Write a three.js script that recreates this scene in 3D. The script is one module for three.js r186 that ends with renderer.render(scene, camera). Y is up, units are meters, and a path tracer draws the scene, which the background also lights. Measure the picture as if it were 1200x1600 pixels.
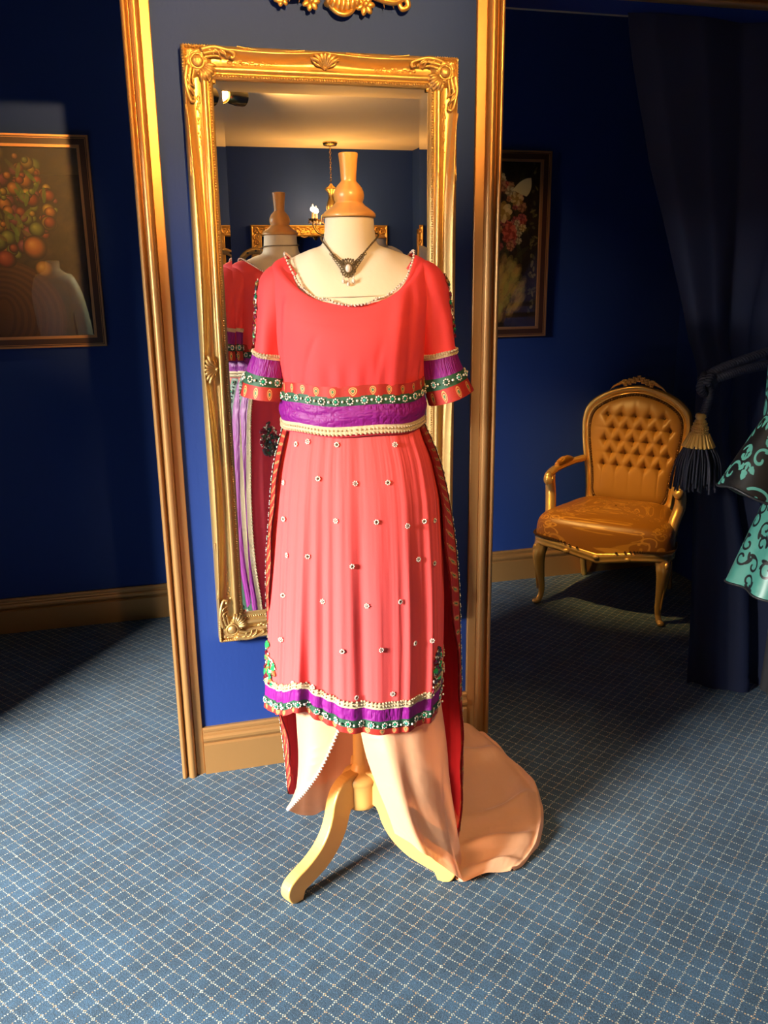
import * as THREE from 'three';
import { mergeGeometries } from 'three/addons/utils/BufferGeometryUtils.js';
import { RectAreaLightUniformsLib } from 'three/addons/lights/RectAreaLightUniformsLib.js';
import { RoundedBoxGeometry } from 'three/addons/geometries/RoundedBoxGeometry.js';

// ---------------------------------------------------------------- camera, sky, daylight, exposure
const scene = new THREE.Scene();
const renderer = new THREE.WebGLRenderer({ antialias: true });
renderer.toneMapping = THREE.LinearToneMapping;
renderer.toneMappingExposure = 1.0;
renderer.shadowMap.enabled = true;
RectAreaLightUniformsLib.init();
const camera = new THREE.PerspectiveCamera(60.75, 1200 / 1600, 0.02, 60);
camera.position.set(0, 1.42, 0);
camera.up.set(0.07915547, 0.96304231, -0.25745666);
camera.lookAt(0.24642288, 1.42 - 0.26915494, -0.9310378);
scene.background = new THREE.Color(0.85, 0.95, 1.1);                 // overcast sky outside the shop window

const WIN = { x: -2.90, z: -0.45, n: new THREE.Vector3(Math.cos(0.873), 0, -Math.sin(0.873)), w: 1.2, y0: 0.42, y1: 2.12 };   // the splayed shop window on the left
const daylight = new THREE.RectAreaLight(new THREE.Color(1.0, 0.96, 0.87), 445, 3.6, 1.6);   // bright sky over the street, let in and cut off by the window
daylight.position.set(WIN.x - WIN.n.x * 2.7 - 0.766 * 1.05, 3.05, WIN.z - WIN.n.z * 2.7 - 0.643 * 1.05);
daylight.lookAt(WIN.x + WIN.n.x - 0.766 * 1.05, 1.0, WIN.z + WIN.n.z - 0.643 * 1.05);
scene.add(daylight);

// ---------------------------------------------------------------- helpers
const V = (x, y, z) => new THREE.Vector3(x, y, z);
const PI = Math.PI, D = PI / 180;
function rng(seed) { let s = seed >>> 0; return () => { s = (s + 0x6d2b79f5) | 0; let t = Math.imul(s ^ (s >>> 15), 1 | s); t = (t + Math.imul(t ^ (t >>> 7), 61 | t)) ^ t; return ((t ^ (t >>> 14)) >>> 0) / 4294967296; }; }
const clamp = (x, a, b) => Math.min(b, Math.max(a, x)), lerp = (a, b, t) => a + (b - a) * t;
const smooth = (a, b, x) => { const t = clamp((x - a) / (b - a), 0, 1); return t * t * (3 - 2 * t); };
const taken = {};
function numbered(name) { const n = taken[name] = (taken[name] ?? -1) + 1; return n ? name + '_' + String(n).padStart(3, '0') : name; }
function part(name, geo, mat, parent, label) {
  const m = new THREE.Mesh(geo, mat); m.name = numbered(name); m.castShadow = m.receiveShadow = true;
  if (label) m.userData.label = label;
  parent.add(m); return m;
}
function thing(name, label, category, [x, y, z] = [0, 0, 0], turn = 0, group) {
  const o = new THREE.Group(); o.name = numbered(name); o.position.set(x, y, z); o.rotation.y = turn;
  o.userData = { label, category }; if (group) o.userData.group = group;
  scene.add(o); return o;
}
function struct(name, geo, mat, label) {
  const m = part(name, geo, mat, scene, label); m.userData.kind = 'structure'; return m;
}
function plain(g, color) {                                           // position, normal, uv (and one linear colour), without index
  g = g.index ? g.toNonIndexed() : g;
  const n = g.attributes.position.count, o = new THREE.BufferGeometry();
  o.setAttribute('position', g.attributes.position); o.setAttribute('normal', g.attributes.normal);
  o.setAttribute('uv', g.attributes.uv ?? new THREE.BufferAttribute(new Float32Array(n * 2), 2));
  if (color) { const a = new Float32Array(n * 3); for (let i = 0; i < n; i++) a.set(color, i * 3); o.setAttribute('color', new THREE.BufferAttribute(a, 3)); }
  else if (g.attributes.color) o.setAttribute('color', g.attributes.color);
  return o;
}
const merge = (list) => mergeGeometries(list.map((g) => plain(g)));
function box(w, h, d, x = 0, y = 0, z = 0, r = 0) {
  const g = r ? new RoundedBoxGeometry(w, h, d, 2, r) : new THREE.BoxGeometry(w, h, d); g.translate(x, y, z); return g;
}
const mid = (x0, x1, y0, y1, z0, z1, r) => box(x1 - x0, y1 - y0, z1 - z0, (x0 + x1) / 2, (y0 + y1) / 2, (z0 + z1) / 2, r);
function ball(r, x = 0, y = 0, z = 0, sx = 1, sy = 1, sz = 1, d = 1) { const g = new THREE.IcosahedronGeometry(r, d); g.scale(sx, sy, sz); g.translate(x, y, z); return smoothed(g); }
function smoothed(g) { return g; }
function ball2(r, x = 0, y = 0, z = 0, sx = 1, sy = 1, sz = 1, a = 14, b = 10) { const g = new THREE.SphereGeometry(r, a, b); g.scale(sx, sy, sz); g.translate(x, y, z); return g; }
function lathe(pts, seg = 40) { return new THREE.LatheGeometry(pts.map(([r, y]) => new THREE.Vector2(r, y)), seg); }
function grid(f, nu, nv, { closed = false, su = 1, sv = 1, u0 = 0, v0 = 0 } = {}) {   // a surface f(a, b), a and b in 0..1
  const pos = [], uv = [], idx = [];
  for (let j = 0; j <= nv; j++) for (let i = 0; i <= nu; i++) { const p = f(i / nu, j / nv); pos.push(p.x, p.y, p.z); uv.push(u0 + (i / nu) * su, v0 + (j / nv) * sv); }
  for (let j = 0; j < nv; j++) for (let i = 0; i < nu; i++) { const a = j * (nu + 1) + i, b = a + 1, c = a + nu + 1, d = c + 1; idx.push(a, c, b, b, c, d); }
  const g = new THREE.BufferGeometry();
  g.setAttribute('position', new THREE.Float32BufferAttribute(pos, 3)); g.setAttribute('uv', new THREE.Float32BufferAttribute(uv, 2)); g.setIndex(idx); g.computeVertexNormals();
  if (closed) {
    const n = g.attributes.normal;
    for (let j = 0; j <= nv; j++) { const a = j * (nu + 1), b = a + nu, v = V(n.getX(a) + n.getX(b), n.getY(a) + n.getY(b), n.getZ(a) + n.getZ(b)).normalize(); n.setXYZ(a, v.x, v.y, v.z); n.setXYZ(b, v.x, v.y, v.z); }
  }
  return g;
}
function cr(arr, t, closed = false) {                                // Catmull-Rom through numbers or vectors, t in 0..1
  const n = arr.length, m = closed ? n : n - 1, x = clamp(t, 0, 1) * m, i = Math.min(Math.floor(x), m - 1), f = x - i;
  const at = (k) => closed ? arr[((k % n) + n) % n] : arr[clamp(k, 0, n - 1)];
  const p0 = at(i - 1), p1 = at(i), p2 = at(i + 1), p3 = at(i + 2);
  const c = (a, b, d, e) => 0.5 * (2 * b + (d - a) * f + (2 * a - 5 * b + 4 * d - e) * f * f + (3 * b - a - 3 * d + e) * f * f * f);
  return typeof p1 === 'number' ? c(p0, p1, p2, p3) : V(c(p0.x, p1.x, p2.x, p3.x), c(p0.y, p1.y, p2.y, p3.y), c(p0.z, p1.z, p2.z, p3.z));
}
const vs = (list) => list.map((p) => V(...p));
function table(pts, x) {                                             // piecewise smooth lookup [[x, y], ...]
  if (x <= pts[0][0]) return pts[0][1];
  for (let i = 1; i < pts.length; i++) if (x <= pts[i][0]) { const f = (x - pts[i - 1][0]) / (pts[i][0] - pts[i - 1][0]); return cr(pts.map((p) => p[1]), (i - 1 + f) / (pts.length - 1)); }
  return pts[pts.length - 1][1];
}
function loft(curves) { return (s, t) => cr(curves.map((c) => cr(c, t)), s); }
function normalOf(f, a, b) {
  const e = 2e-3, a0 = Math.max(0, a - e), a1 = Math.min(1, a + e), b0 = Math.max(0, b - e), b1 = Math.min(1, b + e);
  const du = f(a1, b).sub(f(a0, b)), dv = f(a, b1).sub(f(a, b0)); return { n: dv.clone().cross(du).normalize(), du: du.normalize(), dv: dv.normalize() };
}
const lifted = (f, k) => (a, b) => f(a, b).addScaledVector(normalOf(f, a, b).n, typeof k === 'function' ? k(a, b) : k);
const sub = (f, a0, a1, b0, b1) => (a, b) => f(lerp(a0, a1, a), lerp(b0, b1, b));
function tube(points, r, seg = 40, rad = 8, { flat = 1, closed = false, roll = null } = {}) {   // r: number or function of t; ends capped by taper
  const pts = points.map((p) => p.isVector3 ? p : V(...p)), at = (t) => cr(pts, t, closed);
  const R = typeof r === 'function' ? r : () => r;
  let up = roll ? V(...roll) : null, prev = null;
  const frames = [];
  for (let i = 0; i <= seg; i++) {
    const t = i / seg, p = at(t), d = at(Math.min(1, t + 0.004)).sub(at(Math.max(0, t - 0.004))).normalize();
    let n = up ? up.clone() : prev ? prev.clone() : Math.abs(d.y) < 0.9 ? V(0, 1, 0) : V(1, 0, 0);
    n.addScaledVector(d, -n.dot(d)).normalize(); prev = n;
    frames.push([p, n, d.clone().cross(n)]);
  }
  const g = grid((a, b) => {
    const k = Math.round(b * (seg + 2)); const i = clamp(k - 1, 0, seg), [p, n, m] = frames[i];
    const rr = (k === 0 || k === seg + 2) && !closed ? 1e-5 : R(i / seg);
    return p.clone().addScaledVector(n, Math.cos(-a * 2 * PI) * rr * flat).addScaledVector(m, Math.sin(-a * 2 * PI) * rr);
  }, rad, seg + 2, { closed: true, su: 1, sv: 1 });
  return g;
}
function place(mesh, p, du, n) {                                     // stand a flat motif on a surface: its x along du, its z along n
  const z = n.clone().normalize(), x = du.clone().addScaledVector(z, -du.dot(z)).normalize(), y = z.clone().cross(x);
  mesh.quaternion.setFromRotationMatrix(new THREE.Matrix4().makeBasis(x, y, z)); mesh.position.copy(p); return mesh;
}

// ---------------------------------------------------------------- textures
function canvasTex(w, h, draw, { repeat, color = true } = {}) {
  const c = document.createElement('canvas'); c.width = w; c.height = h; draw(c.getContext('2d'), w, h);
  const t = new THREE.CanvasTexture(c); t.wrapS = t.wrapT = THREE.RepeatWrapping; if (color) t.colorSpace = THREE.SRGBColorSpace;
  if (repeat) t.repeat.set(...repeat); return t;
}
function noiseTex(w, h, f, color = false) {                          // f(x, y, r) returns 0..255 or [r, g, b]
  const d = new Uint8Array(w * h * 4), r = rng(w * 31 + h);
  for (let y = 0; y < h; y++) for (let x = 0; x < w; x++) { const v = f(x, y, r), k = (y * w + x) * 4; if (typeof v === 'number') d[k] = d[k + 1] = d[k + 2] = clamp(v, 0, 255); else for (let c = 0; c < 3; c++) d[k + c] = clamp(v[c], 0, 255); d[k + 3] = 255; }
  const t = new THREE.DataTexture(d, w, h, THREE.RGBAFormat); t.magFilter = THREE.LinearFilter; t.minFilter = THREE.LinearMipmapLinearFilter; t.wrapS = t.wrapT = THREE.RepeatWrapping; if (color) t.colorSpace = THREE.SRGBColorSpace; t.needsUpdate = true; return t;
}
function tileNoise(n, seed) {                                        // tiling value noise, n cells a side
  const r = rng(seed), a = Array.from({ length: n * n }, () => r()), s = (t) => t * t * (3 - 2 * t);
  return (x, y) => { const X = x * n, Y = y * n, i = Math.floor(X), j = Math.floor(Y), f = s(X - i), g = s(Y - j), q = (u, v) => a[((v % n + n) % n) * n + ((u % n) + n) % n]; return lerp(lerp(q(i, j), q(i + 1, j), f), lerp(q(i, j + 1), q(i + 1, j + 1), f), g); };
}
const nA = tileNoise(8, 1), nB = tileNoise(24, 2), nC = tileNoise(64, 3), nD = tileNoise(5, 9);

// carpet: 12 x 12 squares of 29.3 mm, dotted cream lines on blue loop pile
const CELL = 0.0293, NC = 12, CP = 1152;
const carpetMap = (() => {
  const r = rng(77), px = CP / NC, d = new Float32Array(CP * CP * 4), dots = 5;
  const dot = (cx, cy, R, c) => { for (let y = Math.floor(cy - R - 1); y <= cy + R + 1; y++) for (let x = Math.floor(cx - R - 1); x <= cx + R + 1; x++) { const k = clamp(R + 0.6 - Math.hypot(x - cx, y - cy), 0, 1), o = (((y + CP) % CP) * CP + ((x + CP) % CP)) * 4; for (let i = 0; i < 3; i++) d[o + i] = lerp(d[o + i], c[i], k); } };
  const bases = [];
  for (let i = 0; i < 256 * 256; i++) bases.push(r());
  for (let y = 0; y < CP; y++) for (let x = 0; x < CP; x++) {
    const o = (y * CP + x) * 4, q = bases[(Math.floor(y / 4.5) % 256) * 256 + (Math.floor(x / 4.5) % 256)], k = 0.72 + 0.42 * q + 0.22 * (nA(x / CP, y / CP) - 0.5);
    d[o] = 49 * k; d[o + 1] = 76 * k; d[o + 2] = 98 * k; d[o + 3] = 255;
  }
  for (let line = 0; line < NC; line++) for (let k = 0; k < NC * dots; k++) {
    const p = (k + 0.5) * px / dots, q = line * px;
    for (const dir of [0, 1]) {
      const b = 0.72 + 0.36 * r(), c = r() < 0.22 ? [188 * b, 156 * b, 116 * b] : [176 * b, 176 * b, 158 * b], R = (dir ? 4.7 : 4.1) + r() * 1.6, j = (r() - 0.5) * 6;
      dir ? dot(q + j, p, R, c) : dot(p, q + j, R, c);
    }
  }
  return noiseTex(CP, CP, (x, y) => { const o = (y * CP + x) * 4; return [d[o], d[o + 1], d[o + 2]]; }, true);
})();
const pileBump = noiseTex(256, 256, (x, y, r) => 60 + 120 * r() + 60 * nC(x / 256, y / 256));
const fineBump = noiseTex(256, 256, (x, y, r) => 128 + 50 * (r() - 0.5) + 60 * (nB(x / 256, y / 256) - 0.5));
const clothBump = noiseTex(512, 512, (x, y, r) => 128 + 110 * (nA(x / 512 * 3, y / 512 * 0.5) - 0.5) + 80 * (nB(x / 512 * 2, y / 512 * 0.4) - 0.5) + 20 * (r() - 0.5));
const crumple = noiseTex(512, 512, (x, y, r) => 255 * Math.abs(nB(x / 512, y / 512 * 2) - 0.5) * 1.2 + 160 * Math.abs(nC(x / 512, y / 512) - 0.5) + 60 * nA(x / 512, y / 512));
const woodMap = noiseTex(256, 512, (x, y, r) => { const k = 0.5 + 0.5 * Math.sin((x / 256) * 30 + 5 * nA(x / 256, y / 2048) + 3 * nD(x / 256, y / 512)); const v = 0.9 + 0.1 * k + 0.04 * (r() - 0.5); return [222 * v, 160 * v, 84 * v]; }, true);
woodMap.repeat.set(1, 1);

// ---------------------------------------------------------------- materials
const std = (o) => new THREE.MeshStandardMaterial(o), phys = (o) => new THREE.MeshPhysicalMaterial(o);
const lin = (r, g, b) => new THREE.Color().setRGB(r, g, b);
const DS = THREE.DoubleSide;
const rep = (t, x, y) => { const c = t.clone(); c.repeat.set(x, y); c.needsUpdate = true; return c; };
const M = {
  wall: phys({ color: lin(0.010, 0.036, 0.19), roughness: 0.7, specularIntensity: 0.5, bumpMap: rep(fineBump, 6, 6), bumpScale: 0.0006 }),
  ceiling: std({ color: lin(0.86, 0.74, 0.54), roughness: 0.9 }),
  carpet: phys({ map: carpetMap, roughness: 0.95, bumpMap: pileBump, bumpScale: 0.002, sheen: 0.3, sheenRoughness: 0.6, sheenColor: lin(0.6, 0.65, 0.7) }),
  trim: std({ color: lin(0.44, 0.23, 0.08), roughness: 0.36, metalness: 0.55, bumpMap: rep(fineBump, 3, 3), bumpScale: 0.0004 }),
  gilt: std({ color: lin(0.60, 0.40, 0.15), roughness: 0.36, metalness: 0.78, bumpMap: rep(fineBump, 2, 2), bumpScale: 0.0007 }),
  giltBright: std({ color: lin(0.78, 0.47, 0.13), roughness: 0.33, metalness: 0.85 }),
  chairGilt: std({ color: lin(0.82, 0.5, 0.15), roughness: 0.27, metalness: 0.68, bumpMap: rep(fineBump, 2, 2), bumpScale: 0.0005 }),
  brass: std({ color: lin(0.8, 0.55, 0.2), roughness: 0.25, metalness: 1 }),
  mirror: std({ color: lin(0.93, 0.94, 0.92), roughness: 0.0, metalness: 1 }),
  wood: phys({ map: woodMap, roughness: 0.35, clearcoat: 0.35, clearcoatRoughness: 0.2 }),
  legWood: phys({ color: lin(0.76, 0.42, 0.11), roughness: 0.4, clearcoat: 0.2, clearcoatRoughness: 0.3 }),
  calico: std({ color: lin(0.8, 0.7, 0.5), roughness: 0.85, bumpMap: rep(fineBump, 4, 4), bumpScale: 0.0005, side: DS }),
  chiffon: phys({ color: lin(0.84, 0.088, 0.088), roughness: 0.75, sheen: 0.15, sheenRoughness: 0.5, sheenColor: lin(1, 0.45, 0.45), bumpMap: rep(clothBump, 3, 1), bumpScale: 0.0012, side: DS }),
  chiffonSmooth: phys({ color: lin(0.82, 0.055, 0.06), roughness: 0.75, sheen: 0.15, sheenRoughness: 0.5, sheenColor: lin(1, 0.45, 0.45), bumpMap: rep(fineBump, 2, 2), bumpScale: 0.0003, side: DS }),
  trainChiffon: phys({ color: lin(0.6, 0.025, 0.055), roughness: 0.75, sheen: 0.3, sheenRoughness: 0.5, sheenColor: lin(1, 0.3, 0.4), side: DS }),
  satin: phys({ color: lin(0.9, 0.5, 0.29), roughness: 0.5, transmission: 0.3, thickness: 0, sheen: 0.3, sheenRoughness: 0.4, sheenColor: lin(1, 0.8, 0.7), bumpMap: rep(crumple, 0.8, 0.7), bumpScale: 0.0009, side: DS }),
  purple: phys({ color: lin(0.22, 0.003, 0.2), roughness: 0.55, sheen: 0.12, sheenRoughness: 0.35, sheenColor: lin(0.7, 0.1, 0.8), bumpMap: rep(crumple, 3, 0.4), bumpScale: 0.0024, side: DS }),
  green: std({ color: lin(0.02, 0.09, 0.045), roughness: 0.6, side: DS }),
  lace: std({ color: lin(0.82, 0.66, 0.56), roughness: 0.6, side: DS }),
  braid: std({ color: lin(0.74, 0.58, 0.35), roughness: 0.6, bumpMap: rep(fineBump, 30, 3), bumpScale: 0.002, side: DS }),
  gems: phys({ vertexColors: true, roughness: 0.16, metalness: 0.25, clearcoat: 0.8, clearcoatRoughness: 0.08 }),
  bronze: std({ color: lin(0.17, 0.12, 0.06), roughness: 0.4, metalness: 0.8 }),
  pearl: phys({ color: lin(0.85, 0.7, 0.6), roughness: 0.25, clearcoat: 0.6 }),
  velvet: phys({ color: lin(0.0045, 0.010, 0.042), roughness: 0.8, sheen: 0.8, sheenRoughness: 0.3, sheenColor: lin(0.05, 0.13, 0.45), side: DS }),
  cord: std({ color: lin(0.018, 0.018, 0.035), roughness: 0.6 }),
  tasselGold: std({ color: lin(0.78, 0.45, 0.11), roughness: 0.4, metalness: 0.35 }),
  darkWood: std({ color: lin(0.06, 0.022, 0.012), roughness: 0.35 }),
  giltLine: std({ color: lin(0.5, 0.25, 0.11), roughness: 0.35, metalness: 0.6 }),
  glass: phys({ color: 0xffffff, transmission: 1, thickness: 0, roughness: 0.0, ior: 1.5 }),
  whiteCloth: phys({ color: lin(0.88, 0.86, 0.8), roughness: 0.7, sheen: 0.3, side: DS }),
  paleSilk: phys({ color: lin(0.55, 0.66, 0.55), roughness: 0.45, sheen: 0.4, side: DS }),
  white: std({ color: lin(0.8, 0.79, 0.76), roughness: 0.5 }),
  black: std({ color: lin(0.01, 0.01, 0.012), roughness: 0.5 }),
  nail: std({ color: lin(0.13, 0.06, 0.02), roughness: 0.4, metalness: 0.7 }),
};
const paisleyTex = canvasTex(128, 96, (c, w, h) => {
  const r = rng(5); c.fillStyle = '#a8281e'; c.fillRect(0, 0, w, h);
  for (let i = 0; i < 500; i++) { c.fillStyle = `rgba(${90 + 120 * r()},20,20,0.25)`; c.fillRect(r() * w, r() * h, 6, 2); }
  const drop = (s, col) => { c.save(); c.translate(64, 52); c.scale(s, s); c.beginPath(); c.moveTo(0, -44); c.bezierCurveTo(34, -14, 28, 30, 0, 32); c.bezierCurveTo(-28, 30, -30, -6, 0, -44); c.fillStyle = col; c.fill(); c.restore(); };
  drop(1, '#d8a25c'); drop(0.76, '#9c2018'); drop(0.56, '#d7b070'); drop(0.36, '#3f6b40');
});
const paisley = (n, v = 1) => std({ map: rep(paisleyTex, n, v), roughness: 0.6, side: DS });

// ---------------------------------------------------------------- the room shell
const CEIL = 2.40, ZP = -2.33, ZPB = -2.455, ZB = -3.60, ZR = 3.18, XL = -4.13, XR = 2.36, HEAD = 2.093;
{
  const g = mid(XL - 0.3, XR + 0.15, -0.12, 0, ZB - 0.15, ZR + 0.15), p = g.attributes.position, uv = g.attributes.uv, T = CELL * NC;
  for (let i = 0; i < p.count; i++) { const x = p.getX(i), z = p.getZ(i); uv.setXY(i, (x * 0.7986 - z * 0.6018) / T, (x * 0.6018 + z * 0.7986) / T); }
  M.carpet.bumpMap = rep(pileBump, 3, 3);
  struct('floor', g, M.carpet, 'blue carpet with a dotted cream square grid');
}
{
  const s = new THREE.Shape([[XL - 0.3, ZB - 0.15], [XR + 0.15, ZB - 0.15], [XR + 0.15, ZR + 0.15], [-1.85, ZR + 0.15], [-1.85, 0.79], [XL - 0.3, -1.35]].map(([x, z]) => new THREE.Vector2(x, z)));
  const g = new THREE.ExtrudeGeometry(s, { depth: 0.12, bevelEnabled: false }); g.rotateX(PI / 2); g.translate(0, CEIL + 0.12, 0);
  struct('ceiling', g, M.ceiling);
}
struct('wall_back', mid(XL - 0.3, XR + 0.15, 0, CEIL, ZB - 0.15, ZB), M.wall);
struct('wall_right', mid(XR, XR + 0.15, 0, CEIL, ZB, ZR), M.wall);
struct('wall_rear', mid(XL - 0.3, XR + 0.15, 0, CEIL, ZR, ZR + 0.15), M.wall);
// left: a plain wall, a splayed wall with the shop window in it, and a return wall to the rear
struct('wall_left', mid(XL - 0.3, XL, 0, CEIL, ZB, -1.3), M.wall);
struct('wall_left_return', mid(-1.85, -1.70, 0, CEIL, 0.45, ZR), M.wall);
{
  const a = Math.atan2(-WIN.n.x, -WIN.n.z), place2 = (o) => { o.position.set(WIN.x, 0, WIN.z); o.rotation.y = a; return o; };   // local -z looks into the room
  const h = WIN.w / 2, { y0, y1 } = WIN;
  place2(struct('wall_left_splay', merge([mid(-1.75, -h, 0, CEIL, 0, 0.3), mid(h, 1.75, 0, CEIL, 0, 0.3), mid(-h, h, 0, y0, 0, 0.3), mid(-h, h, y1, CEIL, 0, 0.3)]), M.wall));
  const w = new THREE.Group(); w.name = numbered('window_1'); w.userData = { kind: 'structure', label: 'white framed shop window' }; scene.add(place2(w));
  part('window_frame', merge([mid(-h, h, y0, y0 + 0.05, 0.2, 0.26), mid(-h, h, y1 - 0.05, y1, 0.2, 0.26), mid(-h, -h + 0.05, y0, y1, 0.2, 0.26), mid(h - 0.05, h, y0, y1, 0.2, 0.26)]), M.white, w);
  part('window_pane', mid(-h + 0.05, h - 0.05, y0 + 0.05, y1 - 0.05, 0.285, 0.289), M.glass, w);
}
// the pier with the mirror, the headers over both openings and the stub of wall left of the left opening
struct('wall_pier', mid(0.0, 0.946, 0, CEIL, ZPB, ZP), M.wall, 'blue pier between the two openings');
struct('wall_header', mid(0.946, XR, HEAD, CEIL, ZPB, ZP), M.wall);
struct('wall_header', mid(-0.95, 0.0, HEAD, CEIL, ZPB, ZP), M.wall);
struct('wall_stub', mid(XL, -0.95, 0, CEIL, ZPB, ZP), M.wall);

// architrave profile, x from the opening's edge inwards, y = depth off the wall
function arc(cx, r, d0, h, n = 10) { const o = []; for (let i = 0; i <= n; i++) { const a = PI - (PI * i) / n; o.push([cx + r * Math.cos(a), d0 + h * Math.sin(a)]); } return o; }
const ARCHITRAVE = [[0, 0], [0, 0.012], ...arc(0.0075, 0.0075, 0.012, 0.012), [0.017, 0.010], [0.019, 0.013], ...arc(0.0325, 0.0125, 0.013, 0.014), [0.046, 0.010], [0.048, 0.012], [0.071, 0.009], [0.073, 0.007], [0.073, 0]];
function moulding(profile, length) { const s = new THREE.Shape(profile.map(([x, y]) => new THREE.Vector2(x, y))); return new THREE.ExtrudeGeometry(s, { depth: length, bevelEnabled: false }); }
function turned(g, x, y, z) {                                         // to new axes; a mirrored set of axes also turns the faces over
  const m = new THREE.Matrix4().makeBasis(x, y, z); g = g.index ? g.toNonIndexed() : g; g.applyMatrix4(m);
  if (m.determinant() < 0) for (const n of ['position', 'normal', 'uv']) { const a = g.attributes[n], k = a.itemSize; for (let i = 0; i < a.count; i += 3) for (let c = 0; c < k; c++) { const t = a.array[(i + 1) * k + c]; a.array[(i + 1) * k + c] = a.array[(i + 2) * k + c]; a.array[(i + 2) * k + c] = t; } }
  return g;
}
function upright(x, dir, h, z) {                                     // profile x runs along dir * x, depth towards +z, length upwards
  const g = turned(moulding(ARCHITRAVE, h), V(dir, 0, 0), V(0, 0, 1), V(0, 1, 0)); g.translate(x, 0, z); return g;
}
struct('trim_1', upright(0.0, 0.9, HEAD + 0.066, ZP), M.trim, 'gold painted door surround on the left edge of the pier');
struct('trim_2', upright(0.946, -1, HEAD + 0.073, ZP), M.trim, 'gold painted door surround on the right edge of the pier');
{
  const g = turned(moulding(ARCHITRAVE, XR - 0.946), V(0, 1, 0), V(0, 0, 1), V(1, 0, 0)); g.translate(0.946, HEAD, ZP);
  struct('trim_3', g, M.trim, 'gold painted surround over the right opening');
}
const SKIRTING = [[0, 0], [0.016, 0], [0.016, 0.092], [0.011, 0.096], [0.012, 0.100], [0.018, 0.104], [0.021, 0.110], [0.021, 0.117], [0.017, 0.123], [0.011, 0.126], [0.010, 0.131], [0.013, 0.134], [0.013, 0.141], [0.009, 0.146], [0, 0.146]];
function skirting(x0, x1, z, out = 1) { const g = turned(moulding(SKIRTING, x1 - x0), V(0, 0, out), V(0, 1, 0), V(1, 0, 0)); g.translate(x0, 0, z); return g; }
struct('baseboard_pier', skirting(0.0657, 0.873, ZP), M.trim, 'gold skirting board under the mirror');
struct('baseboard_back', skirting(XL, XR, ZB), M.trim, 'gold skirting board of the back room');
struct('baseboard_rear', skirting(XL, XR, ZR, -1), M.trim);

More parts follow.
